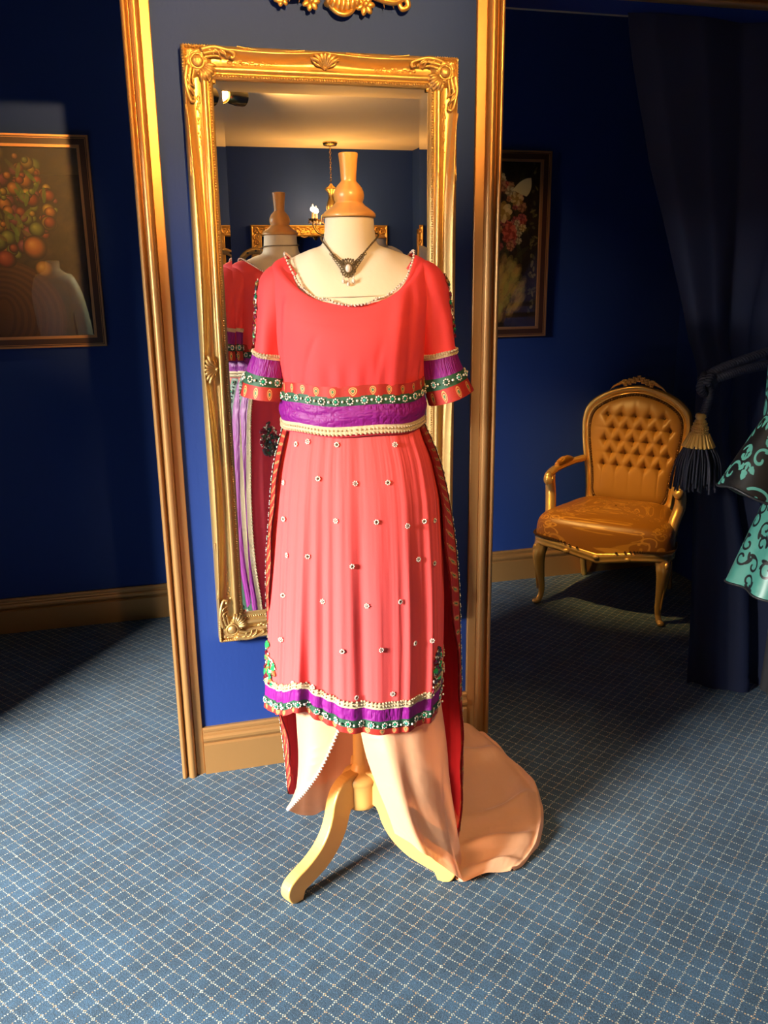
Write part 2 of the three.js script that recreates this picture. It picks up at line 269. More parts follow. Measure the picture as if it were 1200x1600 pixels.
// ---------------------------------------------------------------- leaning-height gilt mirror on the pier
{
  const X0 = 0.129, X1 = 0.812, Y0 = 0.42, Y1 = 1.927, W = X1 - X0, H = Y1 - Y0, RW = 0.071;
  const t = thing('wall_mirror', 'tall gilt framed mirror hanging on the blue pier behind the coral dress', 'mirror', [(X0 + X1) / 2, Y0, ZP]);
  const hw = W / 2;
  // rails: profile swept between mitred corners; the outer lip is a tapering flat between corner scroll and middle shell
  const rail = (L, name) => {
    const prof = (q) => {                                            // q along the rail 0..1
      const h = Math.abs(q - 0.5) < 0.5 ? Math.abs(Math.sin(PI * clamp((q < 0.5 ? q : 1 - q) / 0.5 * 1.12 - 0.16, 0, 1))) : 0;
      const lip = 0.0035 + 0.019 * Math.pow(h, 0.8);
      const p = [[0, 0], [0, 0.035], [0.001 + lip * 0.12, 0.041], [0.002 + lip * 0.38, 0.0485], [0.003 + lip * 0.55, 0.0490], [0.003 + lip, 0.041 - lip * 0.35]];
      const a0 = 0.003 + lip, z0 = 0.041 - lip * 0.35;
      for (let i = 1; i <= 6; i++) { const k = i / 6; p.push([lerp(a0, 0.042, k), lerp(z0, 0.030, k) - 0.006 * Math.sin(PI * k)]); }
      for (let i = 0; i <= 8; i++) { const a = PI - PI * i / 8; p.push([0.0495 + 0.007 * Math.cos(a), 0.030 + 0.009 * Math.sin(a)]); }
      p.push([0.058, 0.0285], [0.059, 0.031], [0.0605, 0.031], [0.061, 0.027], [0.067, 0.026], [0.068, 0.023], [RW, 0.020], [RW, 0.008]);
      return p;
    };
    const n = prof(0.5).length;
    const g = grid((a, b) => { const k = Math.round(b * (n - 1)), [d, z] = prof(a)[k]; return V(lerp(-L / 2 + d, L / 2 - d, a), -d, z); }, 64, n - 1, { su: L * 3, sv: 0.3 });
    return g;
  };
  const put = (g, side) => {                                         // a top-rail geometry moved to its side
    const r = g.clone();
    if (side === 'top') r.translate(0, H, 0);
    if (side === 'bottom') { r.rotateZ(PI); }
    if (side === 'left') { r.rotateZ(PI / 2); r.translate(-hw, H / 2, 0); }
    if (side === 'right') { r.rotateZ(-PI / 2); r.translate(hw, H / 2, 0); }
    return r;
  };
  const railW = rail(W), railH = rail(H);
  for (const s of ['top', 'bottom', 'left', 'right']) {
    const rl = part('frame_rail', put(s === 'top' || s === 'bottom' ? railW : railH, s), M.gilt, t);
    const L = s === 'top' || s === 'bottom' ? W : H, beads = [], step = 0.0062, n = Math.floor((L - 2 * 0.066) / step);
    const b0 = new THREE.IcosahedronGeometry(0.0027, 1);
    for (let i = 0; i <= n; i++) { const b = b0.clone(); b.translate(-L / 2 + 0.066 + (i + 0.5) * (L - 0.132) / (n + 1), -0.064, 0.0275); beads.push(b); }
    const bm = part('bead_row', put(merge(beads), s), M.gilt, rl); bm.userData.kind = 'stuff';
  }
  // carved corners: domed block, round boss in a ring, two C-scrolls running out along the rails, a spray of buds
  const carving = () => {
    const L = [], r = rng(8);
    L.push(grid((a, b) => { const x = a * 0.078, y = b * 0.078, m = Math.min(1, (0.078 - x) / 0.02), k = Math.min(1, (0.078 - y) / 0.02), e = smooth(0, 0.012, Math.min(x, y)); return V(x, -y, 0.030 + 0.013 * e * Math.min(m, 1) * Math.min(k, 1) + 0.002 * Math.sin(x * 320) * Math.sin(y * 300) - (m < 0.999 || k < 0.999 ? 0.012 * (1 - Math.min(m, k)) : 0)); }, 26, 26));
    for (const q of [0, 1]) for (let i = 0; i < 12; i++) { const x = 0.006 + i * 0.0062; const g = new THREE.IcosahedronGeometry(0.0034, 1); g.scale(q ? 1.2 : 0.8, q ? 0.8 : 1.2, 0.8); g.translate(q ? 0.004 : x, q ? -x : -0.004, 0.044); L.push(g); }
    for (let i = 0; i < 7; i++) { const a = (i - 3) * 0.22 - 0.785; L.push(tube([[0.04 + 0.012 * Math.cos(a), -0.04 + 0.012 * Math.sin(a), 0.04], [0.04 + 0.030 * Math.cos(a), -0.04 + 0.030 * Math.sin(a), 0.044], [0.04 + 0.042 * Math.cos(a), -0.04 + 0.042 * Math.sin(a), 0.030]], (k) => 0.0022 + 0.0024 * Math.sin(PI * Math.min(1, k * 1.1)), 12, 7)); }
    const ring = new THREE.TorusGeometry(0.0155, 0.0028, 8, 26); ring.translate(0.036, -0.036, 0.044); L.push(ring);
    const ring2 = new THREE.TorusGeometry(0.0215, 0.0022, 8, 26); ring2.translate(0.036, -0.036, 0.041); L.push(ring2);
    for (let i = 0; i < 9; i++) { const a = -0.75 * PI + i * 0.22 * PI + PI * 0.5; L.push(ball(0.003, 0.036 + 0.027 * Math.cos(a), -0.036 + 0.027 * Math.sin(a), 0.041)); }
    for (const s of [0, 1]) {                                        // the arm along each rail
      const M2 = (x, y, z) => s ? [y, -x, z] : [x, -y, z];
      const T = (pts, r0, r1, seg = 26) => L.push(tube(pts.map((p) => M2(...p)), (k) => 1.4 * lerp(r0, r1, k), seg, 8, { flat: 0.75 }));
      T([[0.045, 0.012, 0.044], [0.075, 0.006, 0.046], [0.105, 0.010, 0.044], [0.122, 0.017, 0.041], [0.120, 0.025, 0.040], [0.112, 0.024, 0.041]], 0.0055, 0.0032);
      T([[0.050, 0.020, 0.043], [0.080, 0.014, 0.044], [0.100, 0.018, 0.041], [0.108, 0.025, 0.038]], 0.0050, 0.0022);
      T([[0.055, 0.027, 0.041], [0.078, 0.023, 0.041], [0.094, 0.027, 0.037]], 0.0040, 0.0018);
      for (let i = 0; i < 3; i++) T([[0.062 + i * 0.014, 0.010, 0.046], [0.072 + i * 0.014, 0.016, 0.046], [0.076 + i * 0.014, 0.026, 0.040]], 0.0034, 0.0016, 12);
      for (let i = 0; i < 15; i++) { const x = 0.112 + i * 0.0078, k = 1 - i / 17; const p = M2(x + r() * 0.002, 0.034 + 0.004 * Math.sin(i * 1.7), 0.027); const g = new THREE.IcosahedronGeometry(0.0046 * k + 0.0012, 1); g.scale(s ? 0.8 : 1.25, s ? 1.25 : 0.8, 0.7); g.translate(...p); L.push(g); if (i % 3 === 0) L.push(tube([M2(x, 0.034, 0.026), M2(x + 0.008, 0.040, 0.027), M2(x + 0.013, 0.045, 0.025)], (q) => 0.0022 * (1 - 0.7 * q), 8, 6)); }
      L.push(tube([M2(0.13, 0.002, 0.046), M2(0.20, 0.008, 0.042), M2(0.29, 0.004, 0.046)], 0.0018, 20, 6));
      T([[0.040, 0.055, 0.037], [0.052, 0.064, 0.036], [0.068, 0.066, 0.033], [0.078, 0.060, 0.032]], 0.0042, 0.002, 14);
    }
    return merge(L);
  };
  const cg = carving(), boss = new THREE.SphereGeometry(0.0125, 22, 14); boss.scale(1, 1, 0.6); boss.translate(0.036, -0.036, 0.045);
  [[-hw, H, 0], [hw, H, -PI / 2], [hw, 0, PI], [-hw, 0, PI / 2]].forEach(([x, y, a]) => {
    const c = part('corner_carving', cg, M.gilt, t); c.position.set(x, y, 0); c.rotation.z = a;
    part('boss', boss, M.gilt, c);
  });
  // shells in the middle of each rail
  const shell = () => {
    const L = [];
    for (let i = -3; i <= 3; i++) { const a = i * 0.30; L.push(tube([[Math.sin(a) * 0.008, -0.040, 0.034], [Math.sin(a) * 0.024, -0.040 + 0.026 * Math.cos(a), 0.044], [Math.sin(a) * 0.042, -0.041 + 0.039 * Math.cos(a), 0.044], [Math.sin(a) * 0.046, -0.040 + 0.041 * Math.cos(a), 0.040]], (k) => 0.0026 + 0.0028 * Math.sin(PI * Math.min(k * 0.9, 1)), 16, 7)); }
    for (const s of [-1, 1]) L.push(tube([[s * 0.010, -0.036, 0.036], [s * 0.022, -0.032, 0.038], [s * 0.03, -0.022, 0.038], [s * 0.025, -0.016, 0.039], [s * 0.02, -0.021, 0.038]], (k) => 0.004 * (1 - 0.5 * k), 18, 7));
    L.push(ball(0.006, 0, -0.041, 0.036)); const g = merge(L); g.scale(0.95, 0.78, 1); g.translate(0, -0.006, 0); return g;
  };
  const sg = shell();
  [[0, H, 0], [hw, H / 2, -PI / 2], [0, 0, PI], [-hw, H / 2, PI / 2]].forEach(([x, y, a]) => { const c = part('shell', sg, M.gilt, t); c.position.set(x, y, 0); c.rotation.z = a; });
  // silvered glass: flat field and four bevels whose faces look a little inwards
  const gx = hw - RW + 0.001, gy0 = RW - 0.001, gy1 = H - RW + 0.001, BV = 0.024, tilt = Math.tan(1.6 * D) * BV;
  const quad = (a, b, c, d) => { const g = new THREE.BufferGeometry(); g.setAttribute('position', new THREE.Float32BufferAttribute([a, b, c, a, c, d].flat(), 3)); g.setAttribute('uv', new THREE.Float32BufferAttribute([0, 0, 1, 0, 1, 1, 0, 0, 1, 1, 0, 1], 2)); g.computeVertexNormals(); return g; };
  const z0 = 0.012, z1 = z0 + tilt, I = [[-gx + BV, gy0 + BV, z0], [gx - BV, gy0 + BV, z0], [gx - BV, gy1 - BV, z0], [-gx + BV, gy1 - BV, z0]], O = [[-gx, gy0, z1], [gx, gy0, z1], [gx, gy1, z1], [-gx, gy1, z1]];
  part('mirror_glass', quad(...I), M.mirror, t);
  const bevels = [0, 1, 2, 3].map((i) => { const j = (i + 1) % 4; return quad(O[i], O[j], I[j], I[i]); });
  part('bevel', merge(bevels), M.mirror, t);
  part('back_board', mid(-hw + 0.004, hw - 0.004, 0.004, H - 0.004, 0.0005, 0.008), M.darkWood, t);
}

// carved ornament on the wall over the mirror (only its lower edge is in view)
{
  const t = thing('wall_ornament', 'carved gilt swag of shells and flowers fixed high on the pier', 'ornament', [0.52, 2.01, ZP + 0.004]);
  const L = [], petal = (cx, cy, r, n) => { const G = []; for (let i = 0; i < n; i++) { const a = i / n * 2 * PI; const g = new THREE.SphereGeometry(r * 0.5, 12, 8); g.scale(1, 0.62, 0.5); g.rotateZ(a); g.translate(cx + Math.cos(a) * r * 0.55, cy + Math.sin(a) * r * 0.55, 0.022); G.push(g); } G.push(ball2(r * 0.3, cx, cy, 0.03)); return merge(G); };
  part('shell', merge([...[-3, -2, -1, 0, 1, 2, 3].map((i) => tube([[0, 0.09, 0.02], [i * 0.009, 0.05, 0.03], [i * 0.0115, 0.018 + i * i * 0.0012, 0.03], [i * 0.012, 0.012 + i * i * 0.0014, 0.012]], (k) => 0.004 + 0.005 * k, 16, 8)), tube([[-0.036, 0.03, 0.018], [-0.02, 0.008, 0.024], [0, 0.001, 0.026], [0.02, 0.008, 0.024], [0.036, 0.03, 0.018]], 0.006, 24, 8)]), M.giltBright, t);
  for (const [x, y, r] of [[0.056, 0.026, 0.024], [-0.078, 0.026, 0.022], [-0.148, 0.03, 0.02], [0.118, 0.05, 0.02]]) part('flower', petal(x, y, r, 7), M.giltBright, t);
  for (const s of [-1, 1]) {
    part('scroll', merge([tube([[s * 0.03, 0.07, 0.018], [s * 0.08, 0.045, 0.024], [s * 0.125, 0.035, 0.024], [s * 0.155, 0.045, 0.022], [s * 0.165, 0.03, 0.022], [s * 0.15, 0.021, 0.022], [s * 0.142, 0.032, 0.022]], (k) => 0.010 * (1 - 0.45 * k), 40, 8),
      tube([[s * 0.05, 0.1, 0.014], [s * 0.1, 0.08, 0.02], [s * 0.16, 0.085, 0.016], [s * 0.18, 0.11, 0.01]], (k) => 0.009 * (1 - 0.6 * k), 24, 8)]), M.giltBright, t);
    part('leaf', merge([0, 1, 2].map((i) => tube([[s * (0.09 + i * 0.02), 0.06, 0.012], [s * (0.1 + i * 0.022), 0.04, 0.02], [s * (0.106 + i * 0.024), 0.022, 0.016]], (k) => 0.006 * (1.05 - k), 12, 8))), M.giltBright, t);
  }
  part('back_plate', mid(-0.13, 0.13, 0.05, 0.115, -0.003, 0.012, 0.004), M.giltBright, t);
}

// ---------------------------------------------------------------- dressmaker's mannequin
const FX = 0.42, FZ = -1.84, TURN = -0.225;
const sgn = Math.sign, pw = (x, p) => sgn(x) * Math.pow(Math.abs(x), p);
const ell = (A, F, B, p = 0.9) => (th) => { const s = Math.sin(th), c = Math.cos(th); return [A * pw(s, p), (c > 0 ? F : B) * pw(c, p)]; };
// closed rings: theta 0 in front, 90 degrees on the viewer's right
const ringAt = (A, F, B, vf, vside, vb, p) => { const e = ell(A, F, B, p); return (th) => { const [u, w] = e(th), c = Math.cos(th); return V(u, c > 0 ? lerp(vside, vf, c * c) : lerp(vside, vb, c * c), w); }; };
const loopAt = (pts) => (th) => { let d = (th / D) % 360; if (d < 0) d += 360; const n = pts.length; for (let i = 0; i < n; i++) { const a = pts[i][0], b = i + 1 < n ? pts[i + 1][0] : 360; if (d >= a && d <= b) return cr(pts.map((q) => V(q[1], q[2], q[3])), (i + (d - a) / (b - a)) / n, true); } };
const NECKLINE = loopAt([[0, 0.002, 1.349, 0.113], [28, 0.068, 1.356, 0.103], [50, 0.103, 1.380, 0.082], [70, 0.121, 1.414, 0.052], [90, 0.127, 1.446, 0.0], [120, 0.108, 1.425, -0.058], [150, 0.062, 1.398, -0.085], [180, 0, 1.388, -0.09],
  [210, -0.062, 1.398, -0.085], [240, -0.11, 1.425, -0.058], [270, -0.130, 1.443, 0.0], [290, -0.116, 1.402, 0.052], [310, -0.100, 1.374, 0.082], [332, -0.065, 1.355, 0.103]]);
const BODY = [ringAt(0.146, 0.104, 0.086, 1.05, 1.05, 1.05), ringAt(0.146, 0.106, 0.088, 1.14, 1.14, 1.14), ringAt(0.152, 0.124, 0.096, 1.23, 1.23, 1.23), ringAt(0.158, 0.130, 0.100, 1.29, 1.31, 1.29), ringAt(0.166, 0.122, 0.100, 1.325, 1.375, 1.34), ringAt(0.158, 0.114, 0.096, 1.342, 1.427, 1.372)];
const ringsToSurface = (rings, n0, n1) => (a, b) => { const th = (a - 0.5) * 2 * PI; return cr(rings.map((r) => r(th)), lerp(n0, n1, 1 - b)); };   // b = 0 on top
{
  const t = thing('dress_form', 'cream dressmaker form with turned wooden neck cap and tripod legs, under the coral dress', 'mannequin', [FX, 0, FZ], TURN);
  const neck = [ringAt(0.088, 0.082, 0.07, 1.392, 1.456, 1.43), ringAt(0.060, 0.058, 0.056, 1.434, 1.466, 1.452), ringAt(0.0535, 0.053, 0.052, 1.472, 1.482, 1.476, 1), ringAt(0.051, 0.051, 0.05, 1.5, 1.5, 1.5, 1), ringAt(0.0495, 0.0495, 0.0495, 1.524, 1.524, 1.524, 1)];
  const inner = (r) => (th) => { const p = r(th); p.x *= 0.965; p.z *= 0.955; p.y -= 0.002; return p; };
  const rings = [ringAt(0.13, 0.1, 0.1, 0.62, 0.62, 0.62), ringAt(0.165, 0.115, 0.125, 0.8, 0.8, 0.8), ringAt(0.16, 0.105, 0.12, 0.92, 0.92, 0.92), ...BODY.map(inner), (th) => { const p = NECKLINE(th); p.y -= 0.004; p.x *= 0.985; p.z *= 0.975; return p; }, ...neck];
  const f = ringsToSurface(rings, 0, 1);
  part('torso', merge([grid(f, 72, 110, { closed: true, su: 1, sv: 1.2 })]), M.calico, t);
  part('chest_seam', tube([-0.075, -0.04, 0, 0.04, 0.075].map((u) => [u, 1.366 + 0.02 * u, 0.104 - u * u * 2.6 - 0.0008]), 0.0012, 20, 6), M.calico, t);
  part('neck_cap', lathe([[0, 1.519], [0.0535, 1.519], [0.0545, 1.523], [0.0535, 1.527], [0.050, 1.531], [0.040, 1.538], [0.033, 1.543], [0.0295, 1.547], [0.028, 1.549], [0.0285, 1.5505], [0.0305, 1.556], [0.0312, 1.563], [0.030, 1.570], [0.0268, 1.577], [0.021, 1.584], [0.0165, 1.5885], [0.0155, 1.591], [0.0160, 1.600], [0.0172, 1.615], [0.0188, 1.632], [0.0198, 1.640], [0.0194, 1.6428], [0.0175, 1.6436], [0, 1.6436]], 48), M.wood, t);
  part('base_board', lathe([[0, 0.615], [0.11, 0.615], [0.112, 0.62], [0.11, 0.626], [0, 0.626]], 36), M.legWood, t);
  part('column', lathe([[0.0165, 0.2], [0.0165, 0.26], [0.0175, 0.262], [0.017, 0.3], [0.0165, 0.615]], 28), M.legWood, t);
  part('hub', lathe([[0, 0.135], [0.012, 0.135], [0.014, 0.146], [0.036, 0.148], [0.041, 0.154], [0.042, 0.165], [0.042, 0.212], [0.044, 0.217], [0.046, 0.226], [0.041, 0.235], [0.026, 0.243], [0.021, 0.25], [0.0165, 0.262]], 36), M.legWood, t);
  // S-curved legs: an outline in the vertical plane, with thickness
  const outline = new THREE.Shape();
  const outer = vs([[0.024, 0.238, 0], [0.055, 0.238, 0], [0.082, 0.222, 0], [0.098, 0.195, 0], [0.107, 0.16, 0], [0.122, 0.125, 0], [0.148, 0.095, 0], [0.185, 0.073, 0], [0.222, 0.060, 0], [0.244, 0.046, 0], [0.250, 0.026, 0], [0.240, 0.006, 0], [0.226, 0.0, 0]]);
  const innr = vs([[0.212, 0.0, 0], [0.207, 0.012, 0], [0.202, 0.02, 0], [0.175, 0.028, 0], [0.13, 0.045, 0], [0.092, 0.075, 0], [0.068, 0.11, 0], [0.055, 0.145, 0], [0.045, 0.158, 0], [0.024, 0.16, 0]]);
  for (let i = 0; i <= 40; i++) { const p = cr(outer, i / 40); i ? outline.lineTo(p.x, p.y) : outline.moveTo(p.x, p.y); }
  for (let i = 0; i <= 30; i++) { const p = cr(innr, i / 30); outline.lineTo(p.x, p.y); }
  const legGeo = new THREE.ExtrudeGeometry(outline, { depth: 0.022, bevelEnabled: true, bevelSize: 0.004, bevelThickness: 0.004, bevelSegments: 3 });
  legGeo.translate(0, 0.004, -0.011);
  for (const az of [-58, 50, 173]) { const l = part('leg', legGeo, M.legWood, t); l.rotation.y = (az - 90) * D - TURN; }
}

// ---------------------------------------------------------------- the coral dress
const dress = thing('evening_dress', 'coral chiffon gown with jewelled purple borders and a peach satin train', 'dress', [FX, 0, FZ], TURN);
const WHITE = [0.82, 0.78, 0.66], EMERALD = [0.01, 0.28, 0.13], AQUA = [0.08, 0.45, 0.33], RUBY = [0.2, 0.01, 0.03], DARKG = [0.015, 0.08, 0.04], SMOKE = [0.07, 0.05, 0.05], AMBER = [0.35, 0.2, 0.06], LIME = [0.03, 0.5, 0.12];
function flowerGeo(center, petals, R, r, withPearl) {
  const L = []; for (let i = 0; i < petals; i++) { const a = i / petals * 2 * PI; L.push(plain(ball(r, R * Math.cos(a), R * Math.sin(a), r * 0.5, 1, 1, 0.8, 1), WHITE)); }
  L.push(plain(ball(R * 0.62, 0, 0, r * 0.4, 1, 1, 0.6, 1), center));
  if (withPearl) L.push(plain(ball(0.0028, 0.0138, 0, 0.001, 1, 1, 0.9, 1), WHITE));
  return mergeGeometries(L);
}
const beadFlowers = [EMERALD, AQUA, DARKG, EMERALD].map((c, i) => flowerGeo(c, 8, 0.0058, 0.0019, true));
const sequins = [flowerGeo([0.1, 0.05, 0.02], 7, 0.0042, 0.0019, false), flowerGeo([0.3, 0.25, 0.2], 7, 0.0045, 0.0018, false)];
const torsoF = ringsToSurface([...BODY, NECKLINE], 0.25, 1);
{
  const wr = (a, b) => { const th = (a - 0.5) * 2 * PI, c = Math.max(0.25, Math.cos(th)), g = smooth(0.80, 0.97, b), blouse = Math.sin(PI * clamp((b - 0.55) / 0.45, 0, 1));
    return 0.003 + 0.005 * blouse * c + g * 0.0022 * Math.sin(th * 21 + 2 * Math.sin(th * 5)) + 0.0016 * Math.sin(b * 8 + th * 3.3) * smooth(0.3, 0.8, b) + 0.005 * Math.exp(-(((th - 0.62 + 0.1 * b) / 0.10) ** 2)) * smooth(0.1, 0.5, b) - 0.0045 * Math.exp(-(((th - 0.80) / 0.07) ** 2)) * smooth(0.1, 0.5, b) - 0.006 * Math.exp(-(((th + 1.0 + 0.5 * (b - 0.5)) / 0.06) ** 2)) * smooth(0.3, 0.5, b) + 0.004 * Math.exp(-(((th + 0.86 + 0.5 * (b - 0.5)) / 0.07) ** 2)) * smooth(0.3, 0.5, b) - 0.003 * Math.exp(-(((th + 0.7 - 0.9 * (1 - b)) / 0.035) ** 2)) * smooth(0.6, 0.8, b) - 0.003 * Math.exp(-(((th - 0.25 - 0.3 * (1 - b)) / 0.03) ** 2)) * smooth(0.65, 0.85, b); };
  const bodice = part('bodice', grid(lifted((a, b) => torsoF(a, b), wr), 150, 64, { closed: true, su: 1, sv: 0.5 }), M.chiffonSmooth, dress);
  // pale braid round the neckline
  const at = (a) => lifted(torsoF, 0.006)(a, 0);
  const pts = Array.from({ length: 97 }, (_, i) => at(i / 96)), L = [];
  L.push(grid((a, b) => { const p = lifted(torsoF, 0.0088)(a, b * 0.022); if (b === 0) p.y -= 0; return p; }, 120, 2, { closed: true, su: 3, sv: 0.05 }));
  for (let i = 0; i < 150; i++) { const p = lifted(torsoF, 0.0095)(i / 150, i % 2 ? 0.003 : 0.02); L.push(ball(0.0026, p.x, p.y, p.z)); }
  part('neckline_braid', merge(L), M.lace, dress);
  const L2 = []; for (let i = 0; i < 130; i++) { const p = lifted(torsoF, 0.011)(i / 130, 0.011); L2.push(ball(0.0013, p.x, p.y, p.z)); }
  part('neckline_beads', merge(L2), M.bronze, dress).userData.kind = 'stuff';
}
// a scalloped gold-cream braid along a surface strip
function braid(f, a0, a1, b0, b1, n, parent, name, lowEdge = true) {
  const g = grid(sub(lifted(f, 0.0028), a0, a1, b0, b1), Math.max(24, n), 2, { su: 3, sv: 0.06 }), L = [g], e = lowEdge ? b1 : b0, q = lowEdge ? 1 : -1;
  for (let i = 0; i < n; i++) { const a = lerp(a0, a1, (i + 0.5) / n), p = lifted(f, 0.003)(a, e); L.push(ball(0.0030, p.x, p.y, p.z, 1, 1, 1)); const p2 = lifted(f, 0.0038)(a, (b0 + b1) / 2); L.push(ball(0.0024, p2.x, p2.y, p2.z)); }
  return part(name, merge(L), M.braid, parent);
}
const flowerRnd = rng(12);
function flowersAlong(f, a0, a1, b0, b1, spacing, parent, lift = 0.004, along = 'a') {      // at real spacing along the strip's middle line
  const mid2 = (k) => along === 'a' ? [lerp(a0, a1, k), (b0 + b1) / 2] : [(a0 + a1) / 2, lerp(b0, b1, k)];
  let len = 0, prev = f(...mid2(0)); const cum = [0];
  for (let i = 1; i <= 160; i++) { const p = f(...mid2(i / 160)); len += p.distanceTo(prev); cum.push(len); prev = p; }
  const n = Math.floor(len / spacing); let k = 0;
  for (let i = 0; i < n; i++) {
    const want = (i + 0.5) * spacing; while (k < 160 && cum[k + 1] < want) k++;
    const s = (k + (want - cum[k]) / (cum[k + 1] - cum[k])) / 160, q = mid2(s), { n: nn, du, dv } = normalOf(f, ...q);
    const m = part('bead_flower', beadFlowers[Math.floor(flowerRnd() * 4)], M.gems, parent);
    place(m, f(...q).addScaledVector(nn, lift), along === 'a' ? du : dv, nn); m.scale.setScalar(0.95 + 0.15 * flowerRnd());
  }
}
// sleeves
function sleeve(side, path, label) {
  const C = (t) => cr(path.map((p) => V(p[0], p[1], p[4] ?? 0)), t), R2 = (t) => cr(path.map((p) => p[2]), t), R1 = (t) => cr(path.map((p) => p[3]), t);
  const f = (a, t) => {
    const th = (a - 0.5) * 2 * PI, c = C(t), d = C(Math.min(1, t + 0.01)).sub(C(Math.max(0, t - 0.01))).normalize(), e2 = V(-d.y, d.x, 0).normalize();
    const wob = 1 + smooth(0.1, 0.5, t) * (0.06 * Math.sin(th * 3 + t * 7 + side) + 0.04 * Math.sin(th * 5 - t * 5)) * (t < 0.62 ? 1 : 0.45);
    return c.clone().addScaledVector(e2, Math.sin(th) * R2(t) * wob).add(V(0, 0, Math.cos(th) * R1(t) * wob));
  };
  const s = part('sleeve', grid(sub(f, 0, 1, 0.0, 0.64), 60, 40, { closed: true, su: 0.4, sv: 0.3 }), M.chiffonSmooth, dress, label);
  braid(f, 0, 1, 0.605, 0.635, 44, s, 'sleeve_braid', false);
  const p = part('purple_band', grid(sub(lifted(f, 0.0016), 0, 1, 0.63, 0.785), 60, 6, { closed: true, su: 1, sv: 0.1 }), M.purple, s);
  const g = part('bead_band', grid(sub(lifted(f, 0.002), 0, 1, 0.78, 0.865), 60, 4, { closed: true }), M.green, s);
  flowersAlong(f, 0, 1, 0.78, 0.865, 0.0285, s);
  part('paisley_band', grid(sub(lifted(f, 0.0015), 0, 1, 0.86, 1.0), 60, 5, { closed: true }), paisley(10), s);
  return [s, f];
}
const [sleeveL, sleeveLF] = sleeve(-1, [[-0.11, 1.412, 0.022, 0.045], [-0.146, 1.386, 0.044, 0.058], [-0.164, 1.32, 0.037, 0.058], [-0.173, 1.25, 0.035, 0.054], [-0.184, 1.2, 0.042, 0.056], [-0.19, 1.155, 0.048, 0.06]]);
const [sleeveR, sleeveRF] = sleeve(1, [[0.115, 1.42, 0.020, 0.045], [0.152, 1.39, 0.044, 0.058], [0.173, 1.325, 0.038, 0.058], [0.184, 1.248, 0.037, 0.054], [0.197, 1.195, 0.044, 0.056], [0.213, 1.148, 0.050, 0.06]]);

// clusters of stones and threads sewn on a patch of a surface
function motif(f, a0, a1, b0, b1, n, seed, colors, parent, name, shape = () => true, size = 1) {
  const r = rng(seed), L = [];
  for (let i = 0; i < n * 6 && L.length < n; i++) {
    const x = r(), y = r(); if (!shape(x, y)) continue;
    const a = lerp(a0, a1, x), b = lerp(b0, b1, y), { n: nn, du } = normalOf(f, a, b), p = f(a, b).addScaledVector(nn, 0.003);
    const big = r() < 0.3, s = (big ? 0.0048 : 0.0022) * size * (0.8 + 0.5 * r()), c = big ? colors[Math.floor(r() * colors.length)] : r() < 0.55 ? WHITE : colors[Math.floor(r() * colors.length)];
    const g = new THREE.IcosahedronGeometry(s, big ? 0 : 1); g.scale(1, big ? 1.35 : 1, 0.6); g.rotateZ(r() * PI);
    const m = new THREE.Object3D(); place(m, p, du, nn); m.updateMatrix(); g.applyMatrix4(m.matrix); L.push(plain(g, c));
  }
  return part(name, mergeGeometries(L), M.gems, parent);
}
motif(sleeveLF, 0.16, 0.34, 0.22, 0.56, 110, 3, [SMOKE, RUBY, EMERALD, AMBER], sleeveL, 'gem_motif', (x, y) => Math.abs(x - 0.5) < 0.5 * Math.sin(PI * (0.15 + 0.8 * y)));
motif(sleeveRF, 0.66, 0.84, 0.22, 0.56, 110, 4, [SMOKE, RUBY, EMERALD, AMBER], sleeveR, 'gem_motif', (x, y) => Math.abs(x - 0.5) < 0.5 * Math.sin(PI * (0.15 + 0.8 * y)));

// belt: four bands round the high waist
{
  const f = (a, b) => { const th = (a - 0.5) * 2 * PI, e = ell(0.150, 0.118, 0.095)(th), v = lerp(1.197, 1.094, b), c = Math.cos(th); return V(e[0] * (1 + 0.02 * b), v - 0.006 * (c > 0 ? c : 0) + 0.002 * Math.sin(th * 6), e[1] * (1 + 0.05 * b)); };
  const belt = part('waistband', grid(sub(f, 0, 1, 0.0, 1.0), 90, 6, { closed: true }), M.trainChiffon, dress);
  part('paisley_band', grid(sub(lifted(f, (a, b) => 0.004 + 0.0012 * Math.sin(a * 140)), 0, 1, 0.0, 0.22), 160, 4, { closed: true }), paisley(27), belt);
  part('bead_band', grid(sub(lifted(f, 0.0045), 0, 1, 0.2, 0.385), 90, 3, { closed: true }), M.green, belt);
  flowersAlong(f, 0, 1, 0.2, 0.385, 0.0285, belt, 0.006);
  const sash = (a, b) => { const th = (a - 0.5) * 2 * PI; const w = b * 7 + 0.7 * Math.sin(th * 2.2) + 0.4 * Math.sin(th * 5 + 1); return 0.004 + 0.0045 * Math.abs(Math.sin(w)) * Math.sin(PI * clamp((b - 0.37) / 0.41, 0, 1)); };
  part('purple_sash', grid(sub(lifted(f, sash), 0, 1, 0.375, 0.79), 120, 26, { closed: true, su: 1, sv: 0.3 }), M.purple, belt);
  braid((a, b) => f(a, b), 0, 1, 0.78, 0.95, 120, belt, 'scalloped_braid');
}

